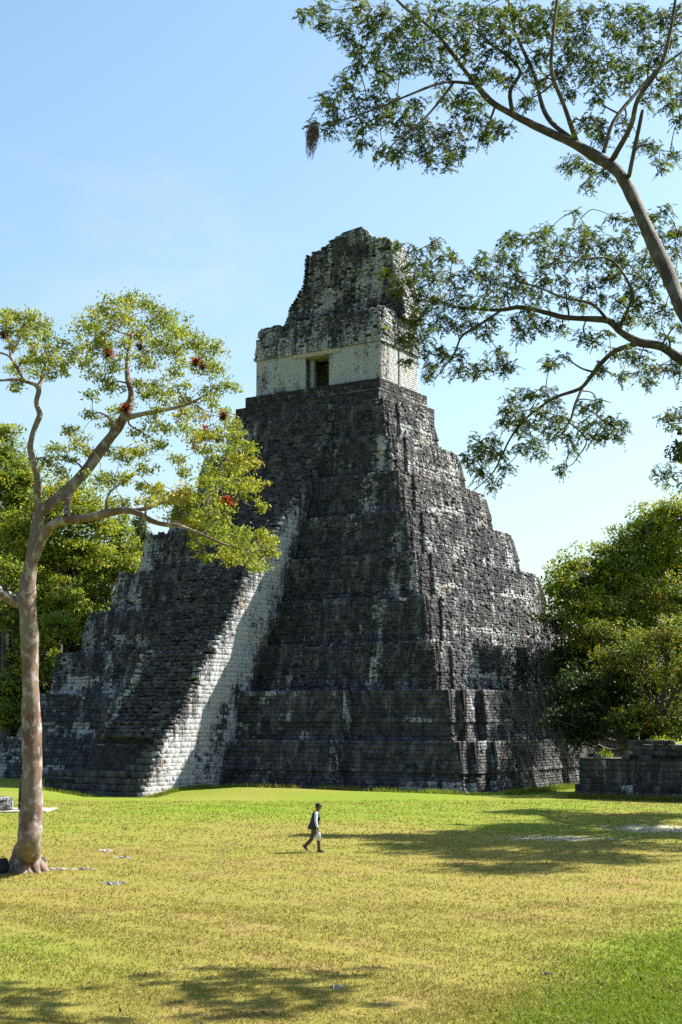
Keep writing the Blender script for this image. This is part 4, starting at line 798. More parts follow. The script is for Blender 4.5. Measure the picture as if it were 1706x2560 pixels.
CB = conv([(110,270,30),(200,300,40),(300,260,40),(330,330,60),(170,370,50),(250,380,60),(400,330,40),(50,420,40),(200,450,60),(300,450,70),(380,430,60),(120,480,50),(220,530,60),(320,540,60),(420,520,60),(480,420,60),(540,340,50),(620,330,50),(560,430,60),(620,450,60),(250,600,60),(350,610,60),(450,600,60),(520,560,60),(600,540,60),(200,660,50),(300,670,50),(400,680,50),(170,750,50),(130,760,40),(250,730,50),(490,680,50),(560,720,50),(600,650,40),(170,860,40),(250,830,40),(330,800,40),(290,900,50),(350,840,40),(430,830,40),(440,910,50),(520,920,50),(560,880,40),(640,820,40),(640,890,50),(690,890,30),(270,940,30),
    (700,240,60),(760,250,40),(650,260,30),(700,350,50),(720,430,60),(760,500,70),(680,500,60),(780,590,50),(840,220,60),(890,190,40),(860,300,60),(850,380,60),(860,460,60),(850,540,50),(920,340,50),(960,260,60),(1020,100,20),(1040,190,60),(1110,220,60),(1060,280,60),(1010,360,50),(1100,350,60),(1180,260,60),(1200,350,60),(1160,440,50),(1080,470,50),(960,460,50),(980,540,50),(1060,560,50),(1140,540,40),(1230,430,60),(1270,340,60),(1280,240,60),(1220,130,40),(1300,150,50),(1380,340,60),(1330,430,60),(1420,130,50),(1480,90,40),(1450,220,60),(1540,200,60),(1540,300,60),(1440,360,60),(1500,420,60),(1560,480,50),(1400,460,50),(1300,520,60),(1240,560,50),(1330,580,60),(1420,540,50),(1480,600,50),(1400,640,50),(1300,650,50),(1260,650,40),(1480,730,40),(1540,680,30),(740,720,50),(720,650,40),(820,690,50),(800,640,40),(880,670,40),(950,700,40),(1070,730,50),(1120,760,40),(1180,720,30),(880,870,40),(960,840,30),(900,890,30),
    (1150,900,40),(1220,830,40),(1290,820,50),(1260,940,40),(1350,920,50),(1420,900,40),(1400,970,40),(1490,900,40),(1540,860,50),(1550,930,40),(1130,920,30),(1350,840,50),(700,1050,50),(780,1040,50),(870,1020,50),(660,1110,40),(740,1130,60),(830,1130,60),(900,1080,50),(650,1170,40),(720,1200,50),(780,1200,60),(960,1150,50),(900,1180,50),(1060,1100,40),(1120,1090,40),(1150,1060,20),(970,1240,50),(890,1240,50),(800,1280,50),(840,1340,40),(740,1310,40),(1060,1200,50),(1130,1180,50),(1200,1180,50),(1260,1190,40),(1240,1240,40),(1110,1250,50),(1170,1240,40),(1010,1310,40),(950,1410,40),(530,1280,50),(590,1260,40),(470,1350,40),(520,1380,50),(590,1330,50),(640,1330,40),(550,1440,40),(660,1410,40),(610,1490,40),(540,1330,50)], 940, 480, 2.047)
RCL = []
for x, y, r in CA:
    d = 27.2 + float(np.clip(R.normal(0, 0.7), -1.6, 1.6)); RCL.append((at(x, y, d), r / 1.6232 * d / FPX * 1.1))
for x, y, r in CB:
    d = 29.9 + float(np.clip(R.normal(0, 0.6), -1.4, 1.4)) - 1.2 * max(0, (x - 1450) / 250); RCL.append((at(x, y, d), r / 2.047 * d / FPX * 1.1))
for _ in range(62):      # the part of the same low limb that hangs outside the picture
    RCL.append((np.array([R.uniform(7.6, 10.6), R.uniform(27.8, 32.2), R.uniform(9.8, 12.0)]), R.uniform(0.2, 0.36)))
RPAL = [(0.068, 0.104, 0.023, 3), (0.050, 0.078, 0.023, 3), (0.105, 0.141, 0.019, 1.6), (0.137, 0.178, 0.015, 0.7), (0.093, 0.073, 0.027, 0.7)]
def feather_leaf(e, r):
    ns = int(28 * (r / 0.22) ** 1.7) + 7; k_ = 8
    p0 = e + rand_dirs(ns) * (r * R.random(ns) ** 0.5 * 0.95)[:, None]; d = rand_dirs(ns); d[:, 2] = d[:, 2] * 0.55 - 0.30; d /= np.linalg.norm(d, axis=1, keepdims=True)
    Ln = R.uniform(0.10, 0.24, ns); nn = rand_dirs(ns) * 0.7 + Z; sd_ = np.cross(d, nn); sd_ /= np.linalg.norm(sd_, axis=1, keepdims=True)
    s_ = (np.arange(k_) + 0.6) / k_
    pts = p0[:, None] + d[:, None] * (s_[None] * Ln[:, None])[..., None] - Z * (s_ ** 2 * 0.05)[None, :, None] + sd_[:, None] * (R.normal(0, 0.03, ns)[:, None] * s_ ** 2)[..., None]
    tint = pick_tints(1, RPAL) * 0.4 + pick_tints(ns, RPAL) * 0.6
    Cs = []; Ds = []; Ns = []; Ts = []
    for sg in (-1, 1):
        dd = d * 0.6 + sd_ * sg * 0.8 - Z * 0.15; dd = dd[:, None] + R.normal(0, 0.22, (ns, k_, 3))
        Cs.append((pts + dd * 0.024).reshape(-1, 3)); Ds.append(dd.reshape(-1, 3)); Ns.append((nn[:, None] + R.normal(0, 0.4, (ns, k_, 3))).reshape(-1, 3)); Ts.append(np.repeat(tint, k_, 0) * R.uniform(0.65, 1.35, (ns * k_, 1)))
    C = np.concatenate(Cs); n = len(C); keep = R.random(n) > 0.12
    v, f, t = leaves(C[keep], np.concatenate(Ds)[keep], np.concatenate(Ns)[keep], 0.066 * R.uniform(0.7, 1.3, keep.sum()), 0.026, np.concatenate(Ts)[keep])
    return v, f, t
RT, rpool = traced_tree('feathery_leaved_tree', 'large foreground tree with feathery leaves and bare limbs reaching in from the right', tb_, RL, RCL, M_BARK, 0.022, feather_leaf, max_r=0.035)


# ================================================================== bromeliads perched in the copper-barked tree
M_BROM = leaf_mat('bromeliad_leaves', 0.3)
def bromeliad(px, py, r, col, label, d=DG0):
    c = at(px, py, d); j = np.linalg.norm(gpool[:, :3] - c, axis=1).argmin(); c = gpool[j, :3] * 0.35 + c * 0.65
    o = Acc(); n = 70
    dirs = rand_dirs(n); dirs[:, 2] = np.abs(dirs[:, 2]) * 0.9 - 0.15
    for d_ in dirs:
        d_ = d_ / np.linalg.norm(d_); s = np.cross(d_, Z + R.normal(0, 0.2, 3)); s /= np.linalg.norm(s); L = r * R.uniform(0.7, 1.15); w_ = 0.028 * r / 0.3
        m = d_ * L * 0.55 + Z * L * 0.08; t = d_ * L - Z * L * 0.12
        v = np.array([-s * w_, s * w_, m + s * w_ * 0.8, m - s * w_ * 0.8, t + s * w_ * 0.15, t - s * w_ * 0.15]); k = R.uniform(0.7, 1.3)
        o.add(v, [[0, 1, 2, 3], [3, 2, 4, 5]], np.array([np.array([0.03, 0.018, 0.012])] * 2 + [np.array(col) * k] * 2 + [np.array(col) * k * 1.25] * 2))
    # dead leaves hanging below
    for _ in range(22):
        d_ = rand_dirs(1)[0]; d_[2] = -abs(d_[2]) - 0.4; d_ /= np.linalg.norm(d_); s = np.cross(d_, np.array([0.3, 0.8, 0.1])); s /= np.linalg.norm(s); L = r * R.uniform(0.4, 0.8)
        v = np.array([-s * 0.015, s * 0.015, d_ * L + s * 0.006, d_ * L - s * 0.006]); o.add(v, [[0, 1, 2, 3]], np.array([[0.05, 0.03, 0.02]] * 4))
    ob = link('bromeliad', o.mesh('bromeliad', 'tint'), M_BROM); ob.location = tuple(c)
    tag(ob, label, 'bromeliad', 'bromeliads in the copper-barked tree')
RED, RUST, DRK = (0.31, 0.062, 0.018), (0.20, 0.058, 0.020), (0.08, 0.032, 0.018)
for x, y, r, col, lab in (
    (620, 455, 0.34, RED, 'red bromeliad with green tips in the middle of the domed upper crown'),
    (1065, 560, 0.30, RED, 'round bright red bromeliad near the right rim of the domed crown'),
    (1122, 590, 0.18, DRK, 'small dark bromeliad just below the round bright red one at the crown rim'),
    (685, 745, 0.30, RED, 'orange-red bromeliad beside the upper fork of the thickest limb'),
    (1110, 925, 0.40, RED, 'largest orange-red bromeliad, on the right side of the crown against sky'),
    (1210, 950, 0.22, RUST, 'small rust bromeliad just right of the largest orange-red one'),
    (1320, 1300, 0.34, RED, 'red bromeliad hanging lowest, against the dark stair of the pyramid'),
    (780, 995, 0.26, RUST, 'rust bromeliad on the thin branch below the middle of the crown'),
    (1240, 800, 0.28, RUST, 'rust bromeliad at the rightmost bend of the middle crown beside the shrine'),
    (545, 385, 0.22, DRK, 'dark shrivelled bromeliad at the left of the domed crown'),
    (750, 405, 0.26, DRK, 'dark brown bromeliad right of centre high in the domed crown'),
    (1075, 412, 0.20, RUST, 'small reddish bromeliad near the top right of the domed crown'),
    (20, 375, 0.28, RUST, 'rust bromeliad at the left edge of the photograph in the small left crown'),
    (210, 430, 0.15, RUST, 'tiny reddish bromeliad in the small left crown'),
    (1320, 1050, 0.20, DRK, 'small brown bromeliad among the leaves level with the shrine base'),
):
    bromeliad(x / 2.24, 680 + y / 2.24, r, col, lab)

# ================================================================== hanging moss at the branch tip
def hanging_moss():
    c = at(786, 312, 26.2); o = Acc()
    for i in range(150):
        a = R.uniform(0, 2 * math.pi); r = 0.085 * math.sqrt(R.random()); top = np.array([r * math.cos(a) * 0.5, r * math.sin(a) * 0.5, -R.uniform(0, 0.12)])
        L = R.uniform(0.15, 0.66); k = np.linspace(0, 1, 5); bulge = np.sin(k * math.pi) * 0.9 + 0.35
        P = np.stack([top[0] + r * math.cos(a) * bulge - 0.07 * k, top[1] + r * math.sin(a) * bulge, top[2] - L * k], -1) + R.normal(0, 0.016, (5, 3))
        v, f = tube(P, np.linspace(0.006, 0.002, 5), 4); o.add(v, f)
    ob = link('hanging_moss', o.mesh('hanging_moss'), simple('dry_moss', (0.07, 0.05, 0.04), (0.16, 0.11, 0.085), 30)); ob.location = tuple(c)
    tag(ob, 'dark clump of hanging moss dangling from the leftmost tip of the feathery tree', 'moss')
hanging_moss()

# ================================================================== stela, altar and slab at the left
M_SLAB = simple('pale_cement', (0.26, 0.24, 0.20), (0.42, 0.39, 0.34), 3)
def pale_mesh(me, val):
    a_ = me.attributes.new('pale', 'FLOAT', 'POINT'); a_.data.foreach_set('value', np.full(len(me.vertices), val, np.float32)); return me
sl = MB(); x0, x1, y0, y1 = -20.2, -15.25, 72.9, 76.2
sl.add([(x0, y0, -0.1), (x1, y0 + .5, -0.1), (x1, y1, -0.1), (x0, y1, -0.1), (x0 + .02, y0 + .02, 0.07), (x1 - .02, y0 + .52, 0.07), (x1 - .02, y1, 0.07), (x0, y1, 0.07)], [(3, 2, 1, 0), (4, 5, 6, 7), (0, 1, 5, 4), (1, 2, 6, 5), (2, 3, 7, 6), (3, 0, 4, 7)])
o = sl.build('cement_slab', M_SLAB); tag(o, 'thin pale cement slab under the round altar and the upright stone', 'slab')
def lumpy(prof, n, sx, sy, amp, seed):
    vs_ = []; 
    for j, (r, z_) in enumerate(prof):
        for i in range(n):
            a = 2 * math.pi * i / n; k = 1 + amp * (math.sin(3 * a + seed + j) + math.sin(7 * a + seed * 2 + j * 1.7) * 0.6 + math.sin(13 * a + j * 2.3) * 0.4)
            vs_.append((sx * r * k * math.cos(a), sy * r * k * math.sin(a), z_ + amp * 0.25 * math.sin(5 * a + j + seed)))
    fs = [tuple(range(n - 1, -1, -1)), tuple(range((len(prof) - 1) * n, len(prof) * n))]
    for j in range(len(prof) - 1):
        for i in range(n): fs.append((j * n + i, j * n + (i + 1) % n, (j + 1) * n + (i + 1) % n, (j + 1) * n + i))
    mb = MB(); mb.add(vs_, fs); return mb
ab = lumpy([(0.80, 0.0), (0.84, 0.08), (0.83, 0.40), (0.84, 0.56), (0.80, 0.64), (0.70, 0.68), (0.3, 0.69)], 28, 1, 1, 0.018, 1.0)
o = link('round_altar', pale_mesh(ab.mesh('round_altar'), 0.5), M_STONE); o.location = (-18.05, 74.2, 0.07); tag(o, 'round grey stone altar on the pale slab at the left edge', 'altar')
st = MB(); prof = [(-0.52, 0.0), (0.52, 0.0), (0.54, 1.0), (0.53, 1.9), (0.44, 2.35), (0.20, 2.58), (-0.15, 2.60), (-0.42, 2.42), (-0.53, 2.0), (-0.55, 1.0)]
fr_ = [(x + R.normal(0, .012), -0.17 + R.normal(0, .012), z_) for x, z_ in prof]; bk_ = [(x, 0.17, z_) for x, z_ in prof]; fi = [(x * .94, -0.21 + R.normal(0, .01), 0.02 + z_ * .98) for x, z_ in prof]
m = len(prof); st.add(fr_ + bk_ + fi, [tuple(range(2 * m, 3 * m)), tuple(range(2 * m - 1, m - 1, -1))] + [((i + 1) % m, i, m + i, m + (i + 1) % m) for i in range(m)] + [(i, (i + 1) % m, 2 * m + (i + 1) % m, 2 * m + i) for i in range(m)])
o = link('stela', pale_mesh(st.mesh('stela'), 0.42), M_STONE); o.location = (-16.55, 74.9, 0.05); o.rotation_euler = (math.radians(-1.5), math.radians(1), math.radians(6)); tag(o, 'upright grey stone stela half hidden behind the copper-barked trunk', 'stela')

# ================================================================== flat stones and roots in the turf
M_LIME = simple('bare_limestone', (0.16, 0.135, 0.095), (0.36, 0.34, 0.30), 7, 0.03)
def flat_stone(px, py, wpx, deep, h, label, seed, name='flat_stone', mat=None):
    c = onground(px, py); c[2] = gz(c[0], c[1]); sx = wpx * c[1] / FPX / 2
    mb = lumpy([(1.05, -0.03), (1.0, h * 0.15), (0.80, h * 0.5), (0.42, h * 0.65)], 22, sx, deep / 2, 0.17, seed)
    o = link(name, mb.mesh(name), mat or M_LIME); o.location = tuple(c); tag(o, label, 'stone', 'limestone showing in the turf')
flat_stone(134, 2173, 62, 0.55, 0.06, 'white limestone slab right beside the brown bag at the tree foot', 1.1)
flat_stone(208, 2172, 46, 0.35, 0.05, 'narrow pale limestone second from the copper-barked trunk', 2.2)
flat_stone(267, 2128, 32, 0.45, 0.05, 'small pale limestone patch behind the two slabs by the tree', 3.7)
flat_stone(312, 2143, 40, 0.3, 0.03, 'thin grey limestone farther into the lawn beyond the tree', 4.1)
flat_stone(288, 2208, 46, 0.4, 0.09, 'dark grey rock in the turf in front of the slabs by the tree', 5.3, mat=simple('dark_rock', (0.09, 0.085, 0.075), (0.26, 0.25, 0.23), 14))
flat_stone(842, 2469, 27, 0.16, 0.05, 'small white stone alone in the near lawn below the walking man', 6.2)
flat_stone(1368, 2433, 26, 0.12, 0.03, 'pale pebble at the edge of the lush grass in the near right corner', 7.9)

# ================================================================== bags at the tree foot
M_BAGB = simple('black_nylon', (0.012, 0.012, 0.016), (0.03, 0.03, 0.036), 40, 0.004, 0.7); M_BAGN = simple('brown_canvas', (0.14, 0.085, 0.045), (0.24, 0.15, 0.08), 30, 0.004, 0.8); M_STRAP = simple('webbing', (0.02, 0.02, 0.022), (0.05, 0.05, 0.05), 50, 0.002, 0.7); M_PALE = simple('pale_strap', (0.45, 0.42, 0.36), (0.6, 0.57, 0.5), 20, 0.002, 0.7)
def backpack(loc, rz, sc, body_m, pocket_m, strap_m, label):
    root = empty('backpack', loc); root.rotation_euler = (math.radians(-10), 0, rz); root.scale = (sc, sc, sc); tag(root, label, 'backpack')
    def pillow(w_, d_, h_, z0, yoff):
        mb = MB(); n = 20; prof = [(0.80, 0), (0.97, 0.06), (1.0, 0.3), (0.98, 0.6), (0.90, 0.82), (0.70, 0.95), (0.35, 1.0)]; vs_ = []
        for r, z_ in prof:
            for i in range(n):
                a = 2 * math.pi * i / n; ca, sa = math.cos(a), math.sin(a); x = math.copysign(abs(ca) ** 0.6, ca); y = math.copysign(abs(sa) ** 0.6, sa)
                vs_.append((x * r * w_ / 2, yoff + y * r * d_ / 2, z0 + z_ * h_))
        fs = [tuple(range(n - 1, -1, -1)), tuple(range(6 * n, 7 * n))]
        for j in range(6):
            for i in range(n): fs.append((j * n + i, j * n + (i + 1) % n, (j + 1) * n + (i + 1) % n, (j + 1) * n + i))
        mb.add(vs_, fs); return mb
    pillow(0.34, 0.22, 0.48, 0, 0).build('bag_body', body_m, root, True)
    pillow(0.26, 0.12, 0.22, 0.04, -0.11).build('front_pocket', pocket_m, root, True)
    mb = MB(); mb.tube(spline([(-0.05, 0.04, 0.46), (-0.03, 0.04, 0.53), (0.03, 0.04, 0.53), (0.05, 0.04, 0.46)], 4), np.full(13, 0.012), 6); mb.build('handle', strap_m, root, True)
    for sx in (-1, 1):
        mb = MB(); mb.tube(spline([(0.09 * sx, 0.08, 0.45), (0.13 * sx, 0.19, 0.36), (0.14 * sx, 0.19, 0.18), (0.12 * sx, 0.10, 0.05)], 5), np.full(16, 0.02), 6); mb.build('shoulder_strap', strap_m, root, True)
    for sx in (-1, 1):
        mb = MB(); mb.tube(spline([(0.10 * sx, -0.13, 0.08), (0.11 * sx, -0.10, 0.3), (0.09 * sx, -0.05, 0.44)], 5), np.full(11, 0.008), 5); mb.build('buckle_strap', M_PALE if strap_m is M_PALE else M_STRAP, root, True)
c = onground(8, 2184); backpack((c[0], c[1], gz(c[0], c[1]) - 0.01), math.radians(20), 1.0, M_BAGB, M_BAGB, M_STRAP, 'black backpack slumped at the left of the copper-barked trunk')
c = onground(108, 2172); backpack((c[0], c[1] + 0.1, gz(c[0], c[1]) - 0.01), math.radians(75), 0.82, M_BAGB, M_BAGN, M_PALE, 'brown and black bag leaning at the right of the copper-barked trunk')

# ================================================================== small plants
def tuft(name, label, c, r, n, pal, leaf=0.16, up=0.6, group=None):
    o = Acc(); k = R.integers(0, 9, n); cen = rand_dirs(9) * np.array([1, 1, 0.5]) * r * 0.6; cen[:, 2] = np.abs(cen[:, 2]) + r * 0.15
    pos = cen[k] + R.normal(0, 1, (n, 3)) * r * np.array([0.22, 0.22, 0.2]); pos[:, 2] = np.abs(pos[:, 2])
    t = np.clip(pick_tints(n, pal) * R.uniform(0.6, 1.4, (n, 1)), 0.004, 0.6)
    v, f, tt = leaves(pos, rand_dirs(n) + Z * up, rand_dirs(n) + Z * 0.6, leaf * R.uniform(0.7, 1.3, n), leaf * 0.5, t, 0.005); o.add(v, f, tt)
    root = empty(name, c); tag(root, label, 'plant', group); link('foliage', o.mesh('foliage', 'tint'), M_LEAF, root)
    s = Acc()
    for q in cen: v, f = tube(np.array([[0, 0, -0.1], q * 0.5 + R.normal(0, 0.02, 3), q]), np.array([0.02, 0.014, 0.006]), 5); s.add(v, f)
    link('stems', s.mesh('stems'), M_TRUNK, root)
BR = [(0.20, 0.26, 0.015, 3), (0.13, 0.19, 0.015, 2), (0.25, 0.25, 0.02, 1)]
c = onground(1302, 1962); tuft('leafy_weed', 'bright green weeds climbing the bottom corner of the pyramid base', (c[0], c[1] + 0.5, 0.02), 0.85, 420, BR)
c = onground(1348, 1963); tuft('leafy_weed', 'low bright green weed on the grass between pyramid and platform', (c[0], c[1], 0.02), 0.6, 260, BR)
tuft('ledge_plant', 'bright green fern on the sunlit flank high below the shrine', W3(-13.05, 18.2, 27.42), 0.33, 90, BR, 0.12)
tuft('ledge_plant', 'yellow-green plant rooted in the right front corner of the upper shrine', W3(-15.95, 17.25, 37.4), 0.42, 130, BR, 0.12)
tuft('ledge_plant', 'small yellow-green plant at the top of the shrine right corner', W3(-16.1, 17.5, 38.6), 0.30, 80, BR, 0.11)
tuft('ledge_plant', 'small weed on a worn step near the right foot of the stair', W3(-20.2, float(pv(2.3)) + 0.05, 2.55), 0.22, 70, BR, 0.1)

tuft('leafy_weed', 'weeds growing on the lower step of the right-hand platform', W3(9.2, 1.6, 2.4), 0.7, 220, BR, 0.15)
tuft('leafy_weed', 'weeds growing on the top of the right-hand platform', W3(12.6, 2.0, 3.2), 0.8, 260, BR, 0.15)

# ================================================================== walking man
def skin(name, verts, edges, radii, root, mat, parent, sub=2):
    me = bpy.data.meshes.new(name); bm = bmesh.new(); lay = bm.verts.layers.skin.verify(); vs_ = [bm.verts.new(v) for v in verts]
    for a, b_ in edges: bm.edges.new((vs_[a], vs_[b_]))
    for i, v in enumerate(vs_):
        r = radii[i]; v[lay].radius = r if isinstance(r, tuple) else (r, r); v[lay].use_root = (i == root)
    bm.to_mesh(me); bm.free(); o = bpy.data.objects.new(name, me); COL.objects.link(o)
    o.modifiers.new('s', 'SKIN').use_smooth_shade = True; md = o.modifiers.new('d', 'SUBSURF'); md.levels = sub; md.render_levels = sub
    dg = bpy.context.evaluated_depsgraph_get(); m2 = bpy.data.meshes.new_from_object(o.evaluated_get(dg)); o.modifiers.clear(); o.data = m2; m2.name = name
    m2.polygons.foreach_set('use_smooth', np.ones(len(m2.polygons), dtype=bool)); m2.materials.clear(); m2.materials.append(mat); o.parent = parent; bpy.data.meshes.remove(me); return o
M_SKIN = simple('skin', (0.16, 0.075, 0.045), (0.20, 0.10, 0.06), 20, 0.001, 0.5, coords='obj'); M_SHIRT = simple('pale_blue_shirt', (0.50, 0.56, 0.62), (0.62, 0.67, 0.72), 12, 0.006, 0.85, coords='obj'); M_VEST = simple('dark_vest', (0.018, 0.024, 0.03), (0.04, 0.05, 0.055), 10, 0.006, 0.85, coords='obj')
M_TROU = simple('olive_trousers', (0.055, 0.05, 0.036), (0.095, 0.085, 0.06), 9, 0.006, 0.9, coords='obj'); M_SHOE = simple('brown_shoe', (0.045, 0.025, 0.022), (0.08, 0.05, 0.042), 15, 0.003, 0.6, coords='obj'); M_CAP = simple('dark_cap', (0.022, 0.014, 0.02), (0.045, 0.03, 0.038), 14, 0.003, 0.85, coords='obj'); M_HAIR = simple('dark_hair', (0.012, 0.01, 0.009), (0.03, 0.025, 0.02), 60, 0.004, 0.6, coords='obj'); M_BAGW = simple('white_plastic_bag', (0.50, 0.48, 0.44), (0.68, 0.66, 0.62), 16, 0.012, 0.5, coords='obj'); M_EYE = simple('eye', (0.01, 0.01, 0.01), (0.02, 0.02, 0.02), 5, 0.001, 0.3)
c = onground(790, 2131)
MAN = empty('person', (c[0], c[1], gz(c[0], c[1]) + 0.0)); tag(MAN, 'man in dark cap and vest with pale sleeves walking right across the lawn', 'person')
# +X is the way he walks, -Y the side towards the viewer
J = dict(pel=(-0.06, 0, 0.90), bel=(-0.03, 0, 1.08), chest=(0.0, 0, 1.27), nb=(0.03, 0, 1.44), neck=(0.055, 0, 1.51), hd=(0.085, 0, 1.60), hd2=(0.09, 0, 1.68),
         shR=(0.01, -0.17, 1.40), elR=(0.0, -0.215, 1.12), wrR=(0.065, -0.20, 0.87), haR=(0.085, -0.195, 0.80), shL=(0.01, 0.17, 1.40), elL=(-0.02, 0.22, 1.12), wrL=(0.05, 0.22, 0.88), haL=(0.075, 0.215, 0.81),
         hiR=(-0.06, -0.095, 0.86), knR=(0.10, -0.10, 0.48), anR=(0.13, -0.10, 0.09), hiL=(-0.07, 0.095, 0.86), knL=(-0.14, 0.10, 0.48), anL=(-0.40, 0.105, 0.20))
def fig(names, edges, rad, root): 
    return [J[k] for k in names], [(names.index(a), names.index(b_)) for a, b_ in edges], [rad[k] for k in names], names.index(root)
bn = list(J.keys()); be = [('pel', 'bel'), ('bel', 'chest'), ('chest', 'nb'), ('nb', 'neck'), ('neck', 'hd'), ('hd', 'hd2'), ('nb', 'shR'), ('shR', 'elR'), ('elR', 'wrR'), ('wrR', 'haR'), ('nb', 'shL'), ('shL', 'elL'), ('elL', 'wrL'), ('wrL', 'haL'), ('pel', 'hiR'), ('hiR', 'knR'), ('knR', 'anR'), ('pel', 'hiL'), ('hiL', 'knL'), ('knL', 'anL')]
br = dict(pel=0.10, bel=0.10, chest=0.11, nb=0.06, neck=0.055, hd=0.085, hd2=0.085, shR=0.05, elR=0.04, wrR=0.028, haR=0.036, shL=0.05, elL=0.04, wrL=0.028, haL=0.036, hiR=0.075, knR=0.05, anR=0.035, hiL=0.075, knL=0.05, anL=0.035)
BODY = skin('body', *fig(bn, be, br, 'pel'), M_SKIN, MAN)
# face, ears and fingers are welded into the body's own mesh
bm = bmesh.new(); bm.from_mesh(BODY.data)
def add_blob(cn, r3, n=2):
    g = bmesh.ops.create_icosphere(bm, subdivisions=n, radius=1.0)
    for v in g['verts']: v.co = Vector((cn[0] + v.co.x * r3[0], cn[1] + v.co.y * r3[1], cn[2] + v.co.z * r3[2]))
add_blob((0.09, 0, 1.635), (0.098, 0.078, 0.118), 3); add_blob((0.187, 0, 1.62), (0.024, 0.016, 0.028)); add_blob((0.165, 0, 1.575), (0.026, 0.026, 0.010)); add_blob((0.145, 0, 1.545), (0.04, 0.035, 0.022)); add_blob((0.085, -0.08, 1.625), (0.022, 0.010, 0.032)); add_blob((0.085, 0.08, 1.625), (0.022, 0.010, 0.032))
def add_tube(pts, rad, n=6):
    v, f = tube(spline(pts, 3), np.interp(np.linspace(0, 1, 3 * (len(pts) - 1) + 1), np.linspace(0, 1, len(rad)), rad), n); vs_ = [bm.verts.new(tuple(q)) for q in v]
    for q in f: bm.faces.new([vs_[i] for i in q])
    bm.faces.new(vs_[-n:])
for hand, sgn in (('haR', -1), ('haL', 1)):
    h = np.array(J[hand])
    for k, (dy, L) in enumerate(((0.030, 0.072), (0.011, 0.080), (-0.009, 0.075), (-0.028, 0.060))):
        b0 = h + np.array([dy * 0.9 + 0.005, sgn * 0.004, -0.030]); add_tube([b0, b0 + np.array([0.012, 0, -L * 0.45]), b0 + np.array([0.004, -sgn * 0.026, -L * 0.75]), b0 + np.array([-0.008, -sgn * 0.040, -L * 0.55])], [0.0095, 0.009, 0.008, 0.006])
    b0 = h + np.array([0.030, -sgn * 0.008, 0.0]); add_tube([b0, b0 + np.array([0.022, -sgn * 0.016, -0.024]), b0 + np.array([0.020, -sgn * 0.028, -0.055])], [0.011, 0.010, 0.007])
bm.to_mesh(BODY.data); bm.free(); BODY.data.polygons.foreach_set('use_smooth', np.ones(len(BODY.data.polygons), dtype=bool))
mb = lumpy([(0.2, -0.01), (1.0, 0.0), (1.0, 0.012), (0.3, 0.018)], 10, 0.012, 0.012, 0, 0)
for sy in (-1, 1):
    e = link('eye', mb.mesh('eye'), M_EYE, MAN); e.location = (0.170, 0.034 * sy, 1.632); e.rotation_euler = (0, math.radians(80), 0)
sn = ['pel', 'bel', 'chest', 'nb', 'shR', 'elR', 'wrR', 'shL', 'elL', 'wrL']; sr = dict(pel=0.115, bel=0.125, chest=0.13, nb=0.075, shR=0.066, elR=0.056, wrR=0.044, shL=0.066, elL=0.056, wrL=0.044)
skin('shirt', *fig(sn, [e for e in be if e[0] in sn and e[1] in sn], sr, 'pel'), M_SHIRT, MAN)
tn = ['bel', 'pel', 'hiR', 'knR', 'anR', 'hiL', 'knL', 'anL']; trr = dict(bel=0.115, pel=0.125, hiR=0.095, knR=0.075, anR=0.065, hiL=0.095, knL=0.075, anL=0.062); J['bel'] = (-0.045, 0, 0.99)
skin('trousers', *fig(tn, [('bel', 'pel'), ('pel', 'hiR'), ('hiR', 'knR'), ('knR', 'anR'), ('pel', 'hiL'), ('hiL', 'knL'), ('knL', 'anL')], trr, 'pel'), M_TROU, MAN)
# vest: an open-armed shell round the trunk, longer and looser at the back
vb = MB(); n = 24; rings = [(0.86, -0.085, 0.185, 0.195), (0.95, -0.075, 0.178, 0.195), (1.08, -0.045, 0.170, 0.195), (1.22, -0.015, 0.160, 0.19), (1.34, 0.0, 0.145, 0.175), (1.42, 0.012, 0.115, 0.15), (1.475, 0.03, 0.075, 0.085)]
vs_ = []
for z_, xo, rx, ry in rings:
    for i in range(n):
        a = 2 * math.pi * i / n; vs_.append((xo + rx * math.cos(a) - (0.035 if math.cos(a) < -0.4 and z_ < 1.0 else 0), ry * math.sin(a), z_ - (0.04 * (z_ < 0.9) * (math.cos(a) < 0))))
vb.add(vs_, [(j * n + i, j * n + (i + 1) % n, (j + 1) * n + (i + 1) % n, (j + 1) * n + i) for j in range(len(rings) - 1) for i in range(n)])
VEST = vb.build('vest', M_VEST, MAN, True)
for zz_ in (0.98, 1.16):
    pk = MB(); pk.box(0.135, 0.168, -0.14, -0.03, zz_, zz_ + 0.11); pk.build('pocket', M_VEST, VEST)
cb = MB(); cb.lathe([(0.106, 0.0), (0.108, 0.03), (0.098, 0.075), (0.07, 0.105), (0.02, 0.118)], (0.085, 0, 1.655), 18, 1.0, 0.86); CAP = cb.build('cap', M_CAP, MAN, True)
vz = MB(); pts = [(0.13, -0.085), (0.20, -0.075), (0.262, -0.04), (0.275, 0.0), (0.262, 0.04), (0.20, 0.075), (0.13, 0.085)]
vz.add([(x, y, 1.672 - 0.12 * max(0, x - 0.17) - 1.2 * y * y) for x, y in pts] + [(x, y, 1.660 - 0.12 * max(0, x - 0.17) - 1.2 * y * y) for x, y in pts], [tuple(range(7)), tuple(range(13, 6, -1))] + [(i + 1, i, 7 + i, 8 + i) for i in range(6)]); vz.build('visor', M_CAP, CAP)
hb = MB(); hb.lathe([(0.06, 0.0), (0.085, 0.03), (0.098, 0.08), (0.098, 0.11)], (0.072, 0, 1.55), 16, 0.95, 0.86); hb.build('hair', M_HAIR, MAN, True)
